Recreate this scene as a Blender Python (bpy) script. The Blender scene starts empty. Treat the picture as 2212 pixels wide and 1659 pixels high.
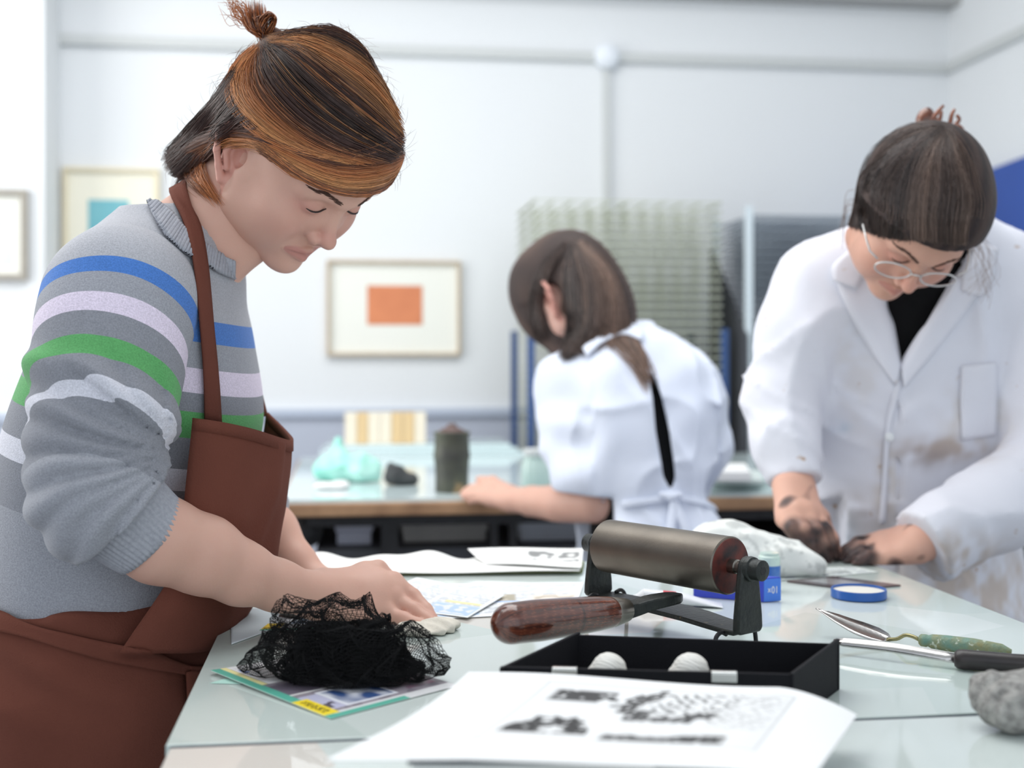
import bpy, bmesh, math, random
import numpy as np
from mathutils import Vector, Matrix
from mathutils.bvhtree import BVHTree

# ------------------------------------------------------------------ camera, world, light
SC = bpy.context.scene
COL = SC.collection
F_PX = 2670.0                 # focal length in pixels of the 2212 wide frame
CX, HY = 1106.0, 776.0        # principal column, horizon row
CAMZ = 1.22
PSI = math.radians(7.6)       # the camera looks a little to the right of the room's depth axis
cP, sP = math.cos(PSI), math.sin(PSI)
TZ = 0.92                     # worktop height

cam_d = bpy.data.cameras.new('camera')
cam = bpy.data.objects.new('camera', cam_d)
COL.objects.link(cam)
cam.location = (0, 0, CAMZ)
cam.rotation_euler = (math.pi / 2, 0, -PSI)
cam_d.sensor_width = 36.0
cam_d.lens = 36.0 * F_PX / 2212.0
cam_d.shift_y = -(829.5 - HY) / 2212.0
cam_d.clip_start = 0.02
cam_d.dof.use_dof = True
cam_d.dof.focus_distance = 1.30
cam_d.dof.aperture_fstop = 3.2
SC.camera = cam

SC.view_settings.view_transform = 'Standard'
SC.view_settings.look = 'None'
SC.view_settings.gamma = 1.0
SC.view_settings.use_curve_mapping = False
SC.view_settings.exposure = 0.24

w = bpy.data.worlds.new('daylight')
SC.world = w
w.use_nodes = True
bgn = w.node_tree.nodes['Background']
bgn.inputs['Color'].default_value = (0.86, 0.93, 1.0, 1)
bgn.inputs['Strength'].default_value = 1.05

def area_light(name, loc, size, power, color, rot):
    ld = bpy.data.lights.new(name, 'AREA')
    ld.shape = 'RECTANGLE'; ld.size, ld.size_y = size
    ld.energy = power; ld.color = color
    o = bpy.data.objects.new(name, ld); COL.objects.link(o)
    o.location = loc; o.rotation_euler = rot
    return o
# daylight through the studio's roof lights, and a warm fill lamp added at the left
area_light('skylight', (-0.1, 2.3, 3.10), (2.6, 2.2), 44, (1.0, 0.985, 0.96), (0, 0, 0))
area_light('left_fill_light', (-2.3, 2.6, 1.9), (2.2, 1.9), 36, (1.0, 0.97, 0.91), (0, math.radians(-90), 0))

# ------------------------------------------------------------------ coordinates
def W(p):
    """camera-aligned metres (right, depth, height) -> world"""
    p = np.asarray(p, dtype=np.float64)
    out = np.empty_like(p)
    out[..., 0] = p[..., 0] * cP + p[..., 1] * sP
    out[..., 1] = -p[..., 0] * sP + p[..., 1] * cP
    out[..., 2] = p[..., 2]
    return out
def C(px, py, Z):
    return np.array([(px - CX) * Z / F_PX, Z, CAMZ - (py - HY) * Z / F_PX])
def T(px, py, h=0.0, base=TZ):
    """pixel -> point (camera frame) on the horizontal plane base + h"""
    Z = F_PX * (CAMZ - base - h) / (py - HY)
    return C(px, py, Z)
def WP(px, py, Z): return W(C(px, py, Z))
def onwall(px, py, Y):
    """pixel -> world point on the plane y = Y"""
    k = (px - CX) / F_PX
    Z = Y / (cP - k * sP)
    return W(C(px, py, Z))

rng = np.random.default_rng(7)

# ------------------------------------------------------------------ object helpers
def tag(o, label=None, cat=None, group=None, kind=None):
    if label: o['label'] = label
    if cat: o['category'] = cat
    if group: o['group'] = group
    if kind: o['kind'] = kind
    return o
def mesh_data(name, v, f, smooth=False, attrs=None):
    me = bpy.data.meshes.new(name)
    v = np.asarray(v, dtype=np.float32)
    if isinstance(f, np.ndarray):
        n, k = f.shape
        me.vertices.add(len(v)); me.vertices.foreach_set('co', v.ravel())
        me.loops.add(n * k); me.loops.foreach_set('vertex_index', f.astype(np.int32).ravel())
        me.polygons.add(n); me.polygons.foreach_set('loop_start', np.arange(0, n * k, k, dtype=np.int32))
        me.update(calc_edges=True)
    else:
        me.from_pydata(v.tolist(), [], [tuple(int(i) for i in q) for q in f])
    if smooth:
        me.polygons.foreach_set('use_smooth', np.ones(len(me.polygons), dtype=bool))
    for k, a in (attrs or {}).items():
        a = np.asarray(a, dtype=np.float32)
        if a.ndim == 1:
            at = me.attributes.new(k, 'FLOAT', 'POINT'); at.data.foreach_set('value', a)
        else:
            if a.shape[1] == 3: a = np.c_[a, np.ones(len(a), np.float32)]
            at = me.attributes.new(k, 'FLOAT_COLOR', 'POINT'); at.data.foreach_set('color', a.ravel())
    return me
def mk(name, v, f, mat, parent=None, smooth=False, attrs=None, origin=None, cam_frame=False, auto=None):
    """one mesh object; v in world metres (or camera-frame metres)"""
    v = np.asarray(v, dtype=np.float64)
    if cam_frame: v = W(v)
    if origin is None:
        lo, hi = v.min(0), v.max(0)
        origin = np.array([(lo[0] + hi[0]) / 2, (lo[1] + hi[1]) / 2, lo[2]])
    me = mesh_data(name, v - origin, f, smooth, attrs)
    if mat is not None: me.materials.append(mat)
    o = bpy.data.objects.new(name, me); COL.objects.link(o)
    o.location = origin
    if parent is not None: set_parent(o, parent)
    if auto is not None:
        me.polygons.foreach_set('use_smooth', np.ones(len(me.polygons), dtype=bool))
        me.set_sharp_from_angle(angle=math.radians(auto))
    return o
def set_parent(o, parent):
    o.parent = parent           # every location stays in world metres
    o.matrix_parent_inverse = Matrix.Translation(-Vector(parent.location))
def empty(name, loc, label, cat, group=None):
    o = bpy.data.objects.new(name, None); COL.objects.link(o)
    o.empty_display_size = 0.05
    o.location = Vector(loc)
    return tag(o, label, cat, group)

class MB:
    """collects shapes, builds one mesh object"""
    def __init__(s): s.v = []; s.f = []; s.n = 0
    def add(s, v, f):
        v = np.asarray(v, dtype=np.float64)
        s.v.append(v)
        s.f += [tuple(int(i) + s.n for i in q) for q in f]
        s.n += len(v); return s
    def box(s, c, size, ax=None, ay=None, az=None):
        c = np.asarray(c, float); hx, hy, hz = np.asarray(size, float) / 2
        ax = np.array([1, 0, 0.]) if ax is None else np.asarray(ax, float)
        ay = np.array([0, 1, 0.]) if ay is None else np.asarray(ay, float)
        az = np.array([0, 0, 1.]) if az is None else np.asarray(az, float)
        v = [c + sx * hx * ax + sy * hy * ay + sz * hz * az for sz in (-1, 1) for sy in (-1, 1) for sx in (-1, 1)]
        return s.add(v, [(0, 2, 3, 1), (4, 5, 7, 6), (0, 1, 5, 4), (2, 6, 7, 3), (0, 4, 6, 2), (1, 3, 7, 5)])
    def box2(s, lo, hi):
        lo, hi = np.asarray(lo, float), np.asarray(hi, float)
        return s.box((lo + hi) / 2, hi - lo)
    def tube(s, pts, r, sides=10, caps=True):
        v, f = tube(pts, r, sides, caps); return s.add(v, f)
    def lathe(s, p0, p1, prof, sides=24):
        v, f = lathe(p0, p1, prof, sides); return s.add(v, f)
    def hexa(s, bot, top):
        """bottom and top quads, same winding"""
        return s.add(list(bot) + list(top), [(3, 2, 1, 0), (4, 5, 6, 7), (0, 1, 5, 4), (1, 2, 6, 5), (2, 3, 7, 6), (3, 0, 4, 7)])
    def build(s, name, mat, parent=None, smooth=False, cam_frame=False, auto=None, attrs=None, bevel=0):
        o = mk(name, np.concatenate(s.v), s.f, mat, parent, smooth, attrs, None, cam_frame, auto)
        if bevel:
            m = o.modifiers.new('bevel', 'BEVEL'); m.width = bevel; m.segments = 2; m.limit_method = 'ANGLE'
        return o
def frames(pts):
    pts = np.asarray(pts, float)
    t = np.gradient(pts, axis=0); t /= np.linalg.norm(t, axis=1)[:, None] + 1e-12
    up = np.array([0, 0, 1.]) if abs(t[0][2]) < .9 else np.array([1., 0, 0])
    n = np.cross(t[0], up); n /= np.linalg.norm(n)
    N = [n]
    for i in range(1, len(pts)):
        n = N[-1] - t[i] * np.dot(N[-1], t[i]); n /= np.linalg.norm(n) + 1e-12; N.append(n)
    N = np.array(N); B = np.cross(t, N)
    return t, N, B
def tube(pts, r, sides=10, caps=True):
    pts = np.asarray(pts, float); n = len(pts)
    r = np.broadcast_to(np.asarray(r, float), (n,))
    t, N, B = frames(pts)
    a = np.linspace(0, 2 * math.pi, sides, endpoint=False)
    v = pts[:, None] + r[:, None, None] * (np.cos(a)[None, :, None] * N[:, None] + np.sin(a)[None, :, None] * B[:, None])
    v = v.reshape(-1, 3); f = []
    for i in range(n - 1):
        for j in range(sides):
            k = (j + 1) % sides
            f.append((i * sides + j, i * sides + k, (i + 1) * sides + k, (i + 1) * sides + j))
    if caps:
        f.append(tuple(range(sides))[::-1]); f.append(tuple((n - 1) * sides + j for j in range(sides)))
    return v, f
def lathe(p0, p1, prof, sides=24):
    """prof = [(t along p0->p1 in 0..1, radius)]"""
    p0, p1 = np.asarray(p0, float), np.asarray(p1, float)
    d = p1 - p0; dn = d / np.linalg.norm(d)
    up = np.array([0, 0, 1.]) if abs(dn[2]) < .9 else np.array([1., 0, 0])
    N = np.cross(dn, up); N /= np.linalg.norm(N); B = np.cross(dn, N)
    a = np.linspace(0, 2 * math.pi, sides, endpoint=False)
    ring = np.cos(a)[:, None] * N + np.sin(a)[:, None] * B
    v = np.concatenate([p0 + d * t + ring * max(r, 1e-5) for t, r in prof]); f = []
    for i in range(len(prof) - 1):
        for j in range(sides):
            k = (j + 1) % sides
            f.append((i * sides + j, i * sides + k, (i + 1) * sides + k, (i + 1) * sides + j))
    f.append(tuple(range(sides))[::-1]); n = len(prof)
    f.append(tuple((n - 1) * sides + j for j in range(sides)))
    return v, f
def grid_faces(nu, nv):
    i, j = np.meshgrid(np.arange(nu - 1), np.arange(nv - 1), indexing='ij')
    a = (i * nv + j).ravel()
    return np.stack([a, a + nv, a + nv + 1, a + 1], 1)
def sheet(pos, thick):
    """pos (nu,nv,3) -> closed thin solid"""
    nu, nv, _ = pos.shape
    du = np.gradient(pos, axis=0); dv = np.gradient(pos, axis=1)
    n = np.cross(du, dv); n /= np.linalg.norm(n, axis=2)[..., None] + 1e-12
    top = (pos + n * thick / 2).reshape(-1, 3); bot = (pos - n * thick / 2).reshape(-1, 3)
    f = grid_faces(nu, nv); N = nu * nv
    idx = np.arange(N).reshape(nu, nv)
    loop = np.concatenate([idx[:, 0], idx[-1, 1:], idx[-2::-1, -1], idx[0, -2:0:-1]])
    l2 = np.roll(loop, -1)
    side = np.stack([loop, loop + N, l2 + N, l2], 1)
    return np.concatenate([top, bot]), np.concatenate([f, f[:, ::-1] + N, side])
def bilerp(q, nu, nv):
    q = np.asarray(q, float)
    u = np.linspace(0, 1, nu)[:, None, None]; v = np.linspace(0, 1, nv)[None, :, None]
    return q[0] * (1 - u) * (1 - v) + q[1] * u * (1 - v) + q[2] * u * v + q[3] * (1 - u) * v
def lin(r, g, b):
    f = lambda c: (c / 255 / 12.92) if c / 255 <= .04045 else ((c / 255 + .055) / 1.055) ** 2.4
    return (f(r), f(g), f(b))
def catmull(pts, n):
    P = np.asarray(pts, float)
    if len(P) == 2: return P[0] + (P[1] - P[0]) * np.linspace(0, 1, n)[:, None]
    d = np.r_[0, np.cumsum(np.linalg.norm(np.diff(P, axis=0), axis=1))]; d /= d[-1]
    Pe = np.vstack([2 * P[0] - P[1], P, 2 * P[-1] - P[-2]])
    t = np.linspace(0, 1, n); s = np.clip(np.searchsorted(d, t, side='right') - 1, 0, len(P) - 2)
    x = ((t - d[s]) / (d[s + 1] - d[s]))[:, None]
    p0, p1, p2, p3 = Pe[s], Pe[s + 1], Pe[s + 2], Pe[s + 3]
    return .5 * (2 * p1 + (p2 - p0) * x + (2 * p0 - 5 * p1 + 4 * p2 - p3) * x ** 2 + (3 * p1 - p0 - 3 * p2 + p3) * x ** 3)

# ------------------------------------------------------------------ materials
def mat(name, col, rough=0.6, metal=0.0, spec=0.5, noise=None, bump=None, attr=None, sss=0, coat=0, wave=None, trans=0, sheen=0, speck=None):
    m = bpy.data.materials.new(name); m.use_nodes = True
    nt = m.node_tree; N = nt.nodes; Lk = nt.links
    b = N['Principled BSDF']
    b.inputs['Base Color'].default_value = (*col, 1)
    b.inputs['Roughness'].default_value = rough
    b.inputs['Metallic'].default_value = metal
    b.inputs['Specular IOR Level'].default_value = spec
    if coat: b.inputs['Coat Weight'].default_value = coat; b.inputs['Coat Roughness'].default_value = .05
    if sheen: b.inputs['Sheen Weight'].default_value = sheen; b.inputs['Sheen Roughness'].default_value = .5
    if trans: b.inputs['Transmission Weight'].default_value = trans
    if sss:
        b.inputs['Subsurface Weight'].default_value = sss
        b.inputs['Subsurface Radius'].default_value = (1.0, .35, .2)
        b.inputs['Subsurface Scale'].default_value = .006
    tc = N.new('ShaderNodeTexCoord')
    src = None
    if attr:
        a = N.new('ShaderNodeAttribute'); a.attribute_name = attr; src = a.outputs['Color']
    if noise:                                   # (scale, amount, second colour)
        sc, amt, c2 = noise
        n = N.new('ShaderNodeTexNoise'); n.inputs['Scale'].default_value = sc; n.inputs['Detail'].default_value = 6
        Lk.new(tc.outputs['Object'], n.inputs['Vector'])
        mr = N.new('ShaderNodeMapRange'); mr.inputs[1].default_value = .35; mr.inputs[2].default_value = .68
        mr.inputs[4].default_value = amt
        Lk.new(n.outputs['Fac'], mr.inputs[0])
        mx = N.new('ShaderNodeMix'); mx.data_type = 'RGBA'
        Lk.new(mr.outputs[0], mx.inputs[0])
        if src: Lk.new(src, mx.inputs[6])
        else: mx.inputs[6].default_value = (*col, 1)
        mx.inputs[7].default_value = (*c2, 1)
        src = mx.outputs[2]
    if speck:
        sc, th, c2 = speck
        n = N.new('ShaderNodeTexNoise'); n.inputs['Scale'].default_value = sc; n.inputs['Detail'].default_value = 3
        Lk.new(tc.outputs['Object'], n.inputs['Vector'])
        mr = N.new('ShaderNodeMapRange'); mr.inputs[1].default_value = th; mr.inputs[2].default_value = th + .06; mr.inputs[4].default_value = .85
        Lk.new(n.outputs['Fac'], mr.inputs[0])
        mx = N.new('ShaderNodeMix'); mx.data_type = 'RGBA'
        Lk.new(mr.outputs[0], mx.inputs[0])
        if src: Lk.new(src, mx.inputs[6])
        else: mx.inputs[6].default_value = (*col, 1)
        mx.inputs[7].default_value = (*c2, 1)
        src = mx.outputs[2]
    if src: Lk.new(src, b.inputs['Base Color'])
    h = None
    if bump:
        sc, st = bump
        n = N.new('ShaderNodeTexNoise'); n.inputs['Scale'].default_value = sc; n.inputs['Detail'].default_value = 5
        Lk.new(tc.outputs['Object'], n.inputs['Vector'])
        bp = N.new('ShaderNodeBump'); bp.inputs['Strength'].default_value = st; bp.inputs['Distance'].default_value = .004
        Lk.new(n.outputs['Fac'], bp.inputs['Height']); Lk.new(bp.outputs[0], b.inputs['Normal']); h = bp
    if wave:
        sc, st, axis = wave
        n = N.new('ShaderNodeTexWave'); n.inputs['Scale'].default_value = sc; n.bands_direction = axis
        n.inputs['Distortion'].default_value = 1.0
        Lk.new(tc.outputs['Object'], n.inputs['Vector'])
        bp = N.new('ShaderNodeBump'); bp.inputs['Strength'].default_value = st; bp.inputs['Distance'].default_value = .003
        Lk.new(n.outputs['Fac'], bp.inputs['Height'])
        if h: Lk.new(h.outputs[0], bp.inputs['Normal'])
        Lk.new(bp.outputs[0], b.inputs['Normal'])
    return m
M = {}
M['wall'] = mat('wall_paint', (.80, .82, .84), .85, noise=(2.0, .25, (.76, .78, .81)), bump=(60, .05))
M['wall_warm'] = mat('wall_paint_cream', (.84, .83, .79), .85, bump=(60, .05))
M['dado'] = mat('dado_paint', (.50, .54, .64), .7, bump=(60, .05))
M['trim'] = mat('trim_paint', (.50, .56, .68), .6)
M['ceil'] = mat('ceiling_paint', (.78, .78, .77), .9)
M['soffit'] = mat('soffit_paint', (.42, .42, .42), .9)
M['floor'] = mat('floor_lino', (.26, .27, .29), .5, noise=(6, .6, (.20, .21, .23)), bump=(80, .05))
M['conduit'] = mat('conduit_plastic', (.60, .62, .62), .5)
M['jbox'] = mat('junction_plastic', (.82, .86, .92), .4)
M['oak'] = mat('frame_oak', (.56, .46, .34), .5, noise=(30, .5, (.46, .36, .25)))
M['greywood'] = mat('frame_greywood', (.38, .35, .30), .5, noise=(30, .5, (.30, .28, .25)))
M['cream'] = mat('frame_cream', (.78, .70, .52), .5)
M['mount'] = mat('mount_board', (.86, .86, .80), .8)
M['mount_cream'] = mat('mount_cream', (.90, .87, .74), .8)
M['white'] = mat('white_paper', (.83, .83, .82), .75, bump=(40, .04))
M['paint'] = mat('painted_sheet', (.8, .8, .8), .8, attr='Col', bump=(60, .04))
M['glossprint'] = mat('magazine_print', (.8, .8, .8), .35, attr='Col')
M['black'] = mat('black_steel', (.012, .012, .014), .45, metal=.3, noise=(40, .5, (.03, .03, .035)))
M['blackbox'] = mat('black_bookcloth', (.006, .006, .009), .75, spec=.25, bump=(900, .25))
M['steel'] = mat('bright_steel', (.62, .60, .58), .22, metal=1.0, noise=(25, .6, (.40, .39, .40)), bump=(200, .03))
M['chrome'] = mat('latch_chrome', (.80, .80, .78), .18, metal=1.0)
# ------------------------------------------------------------------ implicit surfaces (numpy) -> one continuous mesh
class Field:
    def __init__(s, lo, hi, h):
        s.lo = np.asarray(lo, float); s.h = h
        s.n = np.ceil((np.asarray(hi, float) - s.lo) / h).astype(int) + 1
        s.ax = [(s.lo[i] + h * np.arange(s.n[i])).astype(np.float32) for i in range(3)]
        s.D = np.full(s.n, 1.0, np.float32)
    def sub(s, lo, hi, m):
        sl = []
        for i in range(3):
            a = int(np.clip(np.floor((lo[i] - m - s.lo[i]) / s.h), 0, s.n[i])); b = int(np.clip(np.ceil((hi[i] + m - s.lo[i]) / s.h) + 1, 0, s.n[i]))
            sl.append(slice(a, b))
        sl = tuple(sl)
        return sl, s.ax[0][sl[0]][:, None, None], s.ax[1][sl[1]][None, :, None], s.ax[2][sl[2]][None, None, :]
    def put(s, sl, d, k):
        A = s.D[sl]
        if A.size == 0: return
        h = np.maximum(k - np.abs(A - d), 0) / max(k, 1e-6)
        s.D[sl] = np.minimum(A, d) - h * h * k * .25
    def carve(s, sl, d, k):
        A = s.D[sl]
        if A.size == 0: return
        b = -d
        h = np.maximum(k - np.abs(A - b), 0) / max(k, 1e-6)
        s.D[sl] = np.maximum(A, b) + h * h * k * .25
    def cone(s, a, b, ra, rb, k=.01, op='u'):
        a = np.asarray(a, float); b = np.asarray(b, float); r = max(ra, rb)
        sl, X, Y, Z = s.sub(np.minimum(a, b) - r, np.maximum(a, b) + r, k + .02)
        ba = b - a; L = float(ba @ ba) + 1e-12
        t = np.clip(((X - a[0]) * ba[0] + (Y - a[1]) * ba[1] + (Z - a[2]) * ba[2]) / L, 0, 1)
        d = np.sqrt((X - a[0] - t * ba[0]) ** 2 + (Y - a[1] - t * ba[1]) ** 2 + (Z - a[2] - t * ba[2]) ** 2) - (ra + (rb - ra) * t)
        (s.put if op == 'u' else s.carve)(sl, d, k)
    def path(s, pts, rad, k=.01, op='u'):
        rad = np.broadcast_to(np.asarray(rad, float), (len(pts),))
        for i in range(len(pts) - 1): s.cone(pts[i], pts[i + 1], rad[i], rad[i + 1], k, op)
    def ell(s, c, r, k=.01, R=None, op='u'):
        """ellipsoid; R columns = local axes"""
        c = np.asarray(c, float); r = np.asarray(r, float); m = r.max()
        sl, X, Y, Z = s.sub(c - m, c + m, k + .02)
        x, y, z = X - c[0], Y - c[1], Z - c[2]
        if R is not None:
            R = np.asarray(R, float)
            x, y, z = (x * R[0, 0] + y * R[1, 0] + z * R[2, 0], x * R[0, 1] + y * R[1, 1] + z * R[2, 1], x * R[0, 2] + y * R[1, 2] + z * R[2, 2])
        k0 = np.sqrt((x / r[0]) ** 2 + (y / r[1]) ** 2 + (z / r[2]) ** 2)
        k1 = np.sqrt((x / r[0] ** 2) ** 2 + (y / r[1] ** 2) ** 2 + (z / r[2] ** 2) ** 2)
        d = k0 * (k0 - 1) / (k1 + 1e-9)
        (s.put if op == 'u' else s.carve)(sl, d, k)
    def loft(s, secs, k=.02, p=2.2):
        """secs rows: height c, centre a, centre b, radius a, radius b (+ twist) - stacked horizontal ovals"""
        S = np.array(sorted([tuple(q) + ((0,) if len(q) == 5 else ()) for q in secs]), float)
        lo = [(S[:, 1] - S[:, 3] - .05).min(), (S[:, 2] - S[:, 4] - .05).min(), S[0, 0]]
        hi = [(S[:, 1] + S[:, 3] + .05).max(), (S[:, 2] + S[:, 4] + .05).max(), S[-1, 0]]
        sl, X, Y, Z = s.sub(lo, hi, k + .03)
        z = Z.ravel(); cz = np.linspace(S[0, 0], S[-1, 0], 64)
        def ip(i):
            q = catmull(np.c_[S[:, 0], S[:, i]], 200); return np.interp(z, q[:, 0], q[:, 1])[None, None, :].astype(np.float32)
        ca, cb, ra, rb, tw = ip(1), ip(2), ip(3), ip(4), ip(5)
        x, y = X - ca, Y - cb
        ct, st = np.cos(tw), np.sin(tw)
        x, y = x * ct + y * st, -x * st + y * ct
        q = (np.abs(x / ra) ** p + np.abs(y / rb) ** p) ** (1 / p)
        d = (q - 1) * np.minimum(ra, rb)
        d = np.maximum(d, np.maximum(S[0, 0] - Z, Z - S[-1, 0]))
        s.put(sl, d, k)
    def disp(s, fn):
        X, Y, Z = s.ax[0][:, None, None], s.ax[1][None, :, None], s.ax[2][None, None, :]
        near = np.abs(s.D) < .04
        i = np.nonzero(near)
        s.D[i] += fn(s.ax[0][i[0]], s.ax[1][i[1]], s.ax[2][i[2]]).astype(np.float32)
    def clip(s, fn):
        """keep where fn<0"""
        X, Y, Z = s.ax[0][:, None, None], s.ax[1][None, :, None], s.ax[2][None, None, :]
        s.D = np.maximum(s.D, fn(X, Y, Z).astype(np.float32))
    def mesh(s):
        D = s.D; S = D < 0
        nx, ny, nz = D.shape
        cnt = np.zeros((nx - 1, ny - 1, nz - 1), np.int8)
        off = [(i, j, k) for i in (0, 1) for j in (0, 1) for k in (0, 1)]
        for i, j, k in off: cnt += S[i:nx - 1 + i, j:ny - 1 + j, k:nz - 1 + k]
        I = np.nonzero((cnt > 0) & (cnt < 8)); N = len(I[0])
        val = np.stack([D[I[0] + i, I[1] + j, I[2] + k] for i, j, k in off], 1)
        O = np.array(off, float); acc = np.zeros((N, 3)); num = np.zeros(N)
        for p in range(8):
            for q in range(p + 1, 8):
                if np.abs(O[p] - O[q]).sum() != 1: continue
                vp, vq = val[:, p], val[:, q]; m = (vp < 0) != (vq < 0)
                t = np.where(m, vp / (vp - vq + 1e-20), 0)[:, None]
                acc += np.where(m[:, None], O[p] + (O[q] - O[p]) * t, 0); num += m
        V = s.lo + s.h * (np.stack(I, 1) + acc / num[:, None])
        idx = np.full(cnt.shape, -1, np.int64); idx[I] = np.arange(N)
        Fs = []
        for ax in range(3):
            sa = [slice(None)] * 3; sb = [slice(None)] * 3; sa[ax] = slice(0, -1); sb[ax] = slice(1, None)
            A, B = S[tuple(sa)], S[tuple(sb)]
            J = np.nonzero(A != B); ok = np.ones(len(J[0]), bool)
            o1, o2 = [q for q in range(3) if q != ax]
            for o in (o1, o2): ok &= (J[o] > 0) & (J[o] < D.shape[o] - 1)
            J = [j[ok] for j in J]; inside = A[tuple(J)]
            def cell(d1, d2):
                c = [j.copy() for j in J]; c[o1] = c[o1] - d1; c[o2] = c[o2] - d2; return idx[tuple(c)]
            q = np.stack([cell(1, 1), cell(0, 1), cell(0, 0), cell(1, 0)], 1)
            flip = inside if ax != 1 else ~inside
            q[~flip] = q[~flip][:, ::-1]
            Fs.append(q)
        Fc = np.concatenate(Fs); Fc = Fc[(Fc >= 0).all(1)]
        return V, Fc
def wob(seed, f, n=7):
    """smooth pseudo noise of position, about -1..1"""
    r = np.random.default_rng(seed); d = r.normal(size=(n, 3)); d /= np.linalg.norm(d, axis=1)[:, None]
    fr = f * r.uniform(.6, 1.5, n); ph = r.uniform(0, 6.28, n)
    def fn(x, y, z):
        o = 0
        for i in range(n): o = o + np.sin(fr[i] * (x * d[i, 0] + y * d[i, 1] + z * d[i, 2]) + ph[i])
        return o / n * 1.6
    return fn
def nz(v): v = np.asarray(v, float); return v / np.linalg.norm(v)
def bvh_of(*meshes):
    v = []; f = []; n = 0
    for V, Fc in meshes:
        v.append(np.asarray(V)); f += (np.asarray(Fc) + n).tolist(); n += len(V)
    return BVHTree.FromPolygons(np.concatenate(v).tolist(), f)
EYE = Vector((0, 0, CAMZ))
def project(bvh, px, py, off, Zguess, maxd=.08):
    """the point of a surface (camera frame) seen through a pixel, lifted off along its normal"""
    d = Vector(C(px, py, 1.0)) - EYE; d.normalize()
    h = bvh.ray_cast(EYE, d)
    if h[0] is None or h[0][1] > Zguess + maxd:
        best = None                     # beside the surface: stay on the sight line where it passes closest
        for dz in (-.10, -.075, -.05, -.025, 0, .025, .05, .075, .10):
            q = Vector(C(px, py, Zguess + dz)); nn = bvh.find_nearest(q)
            if nn[0] is not None and (best is None or nn[3] < best[0]): best = (nn[3], q, nn[0])
        if best is None or best[0] > .06: return C(px, py, Zguess)
        q, p = best[1], best[2]
        return np.array(q) if best[0] < .006 else np.array(p + (q - p) * (.006 / best[0]))
    n = h[1]
    if n.dot(d) > 0: n = -n
    return np.array(h[0] + n * off)
def strip_on(bvh, left, right, n, m, off, Zg, thick):
    """ribbon between two pixel polylines, laid on a surface"""
    Lp, Rp = catmull(left, n), catmull(right, n)
    pos = np.zeros((n, m, 3))
    for i in range(n):
        for j in range(m):
            t = j / (m - 1); q = Lp[i] * (1 - t) + Rp[i] * t
            pos[i, j] = project(bvh, q[0], q[1], off, Zg if np.isscalar(Zg) else Zg[0] + (Zg[1] - Zg[0]) * i / (n - 1))
    # light smoothing keeps the ribbon flowing over folds
    for _ in range(2):
        pos[1:-1] = pos[1:-1] * .5 + (pos[:-2] + pos[2:]) * .25
    return sheet(pos, thick)
def strands_mesh(P, R, cols):
    """P (n,m,3) centre lines, R (n,m) radii, cols (n,m,3): three-sided tubes, one mesh"""
    n, m, _ = P.shape
    t = np.gradient(P, axis=1); t /= np.linalg.norm(t, axis=2)[..., None] + 1e-9
    ref = np.array([.31, -.62, .72]); a = np.cross(t, ref); a /= np.linalg.norm(a, axis=2)[..., None] + 1e-9
    b = np.cross(t, a)
    ring = [P + R[..., None] * (math.cos(x) * a + math.sin(x) * b) for x in (0, 2.094, 4.189)]
    V = np.stack(ring, 2).reshape(-1, 3)
    base = (np.arange(n)[:, None] * m + np.arange(m - 1)[None, :]).ravel() * 3
    F_ = np.concatenate([np.stack([base + j, base + (j + 1) % 3, base + 3 + (j + 1) % 3, base + 3 + j], 1) for j in range(3)])
    Cc = np.repeat(cols.reshape(-1, 3), 3, axis=0)
    return V, F_, Cc
def hair_strands(bvh, sheets, Zg, seed, lift=(.000, .006), rad=(.00022, .00038), m=14, wave=2.0):
    """sheets: (n, [(pixel guide, colour), ...], end taper) -> strands combed over a head"""
    r = np.random.default_rng(seed); Ps = []; Rs = []; Cs = []
    for n, guides, *opt in sheets:
        gz = opt[0] if opt else Zg
        fray = opt[1] if len(opt) > 1 else 1.0
        G = np.array([catmull(g, m) for g, _ in guides]); K = np.array([c for _, c in guides], float)
        for s in range(n):
            u = r.uniform(0, len(G) - 1); i = min(int(u), len(G) - 2); f = u - i
            g = G[i] * (1 - f) + G[i + 1] * f
            g = g + r.normal(0, 2.2, 2) * fray + np.linspace(0, 1, m)[:, None] * r.normal(0, 4.5 * fray, 2)
            ph = r.uniform(0, 6.28); g = g + wave * np.sin(np.linspace(0, 5, m) + ph)[:, None] * r.normal(0, 1, 2)
            col = (K[i] * (1 - f) + K[i + 1] * f); col = (col if r.random() < .66 else col * .45 + .55 * K[r.integers(len(K))]) * r.uniform(.68, 1.38)
            lf = r.uniform(*lift)
            P = np.array([project(bvh, q[0], q[1], lf, gz) for q in g])
            P[1:-1] = P[1:-1] * .5 + (P[:-2] + P[2:]) * .25
            rr = r.uniform(*rad) * np.interp(np.linspace(0, 1, m), [0, .1, .85, 1], [.7, 1, 1, .3])
            Ps.append(P); Rs.append(rr); Cs.append(np.repeat(col[None], m, 0))
    return strands_mesh(np.array(Ps), np.array(Rs), np.array(Cs))

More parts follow.
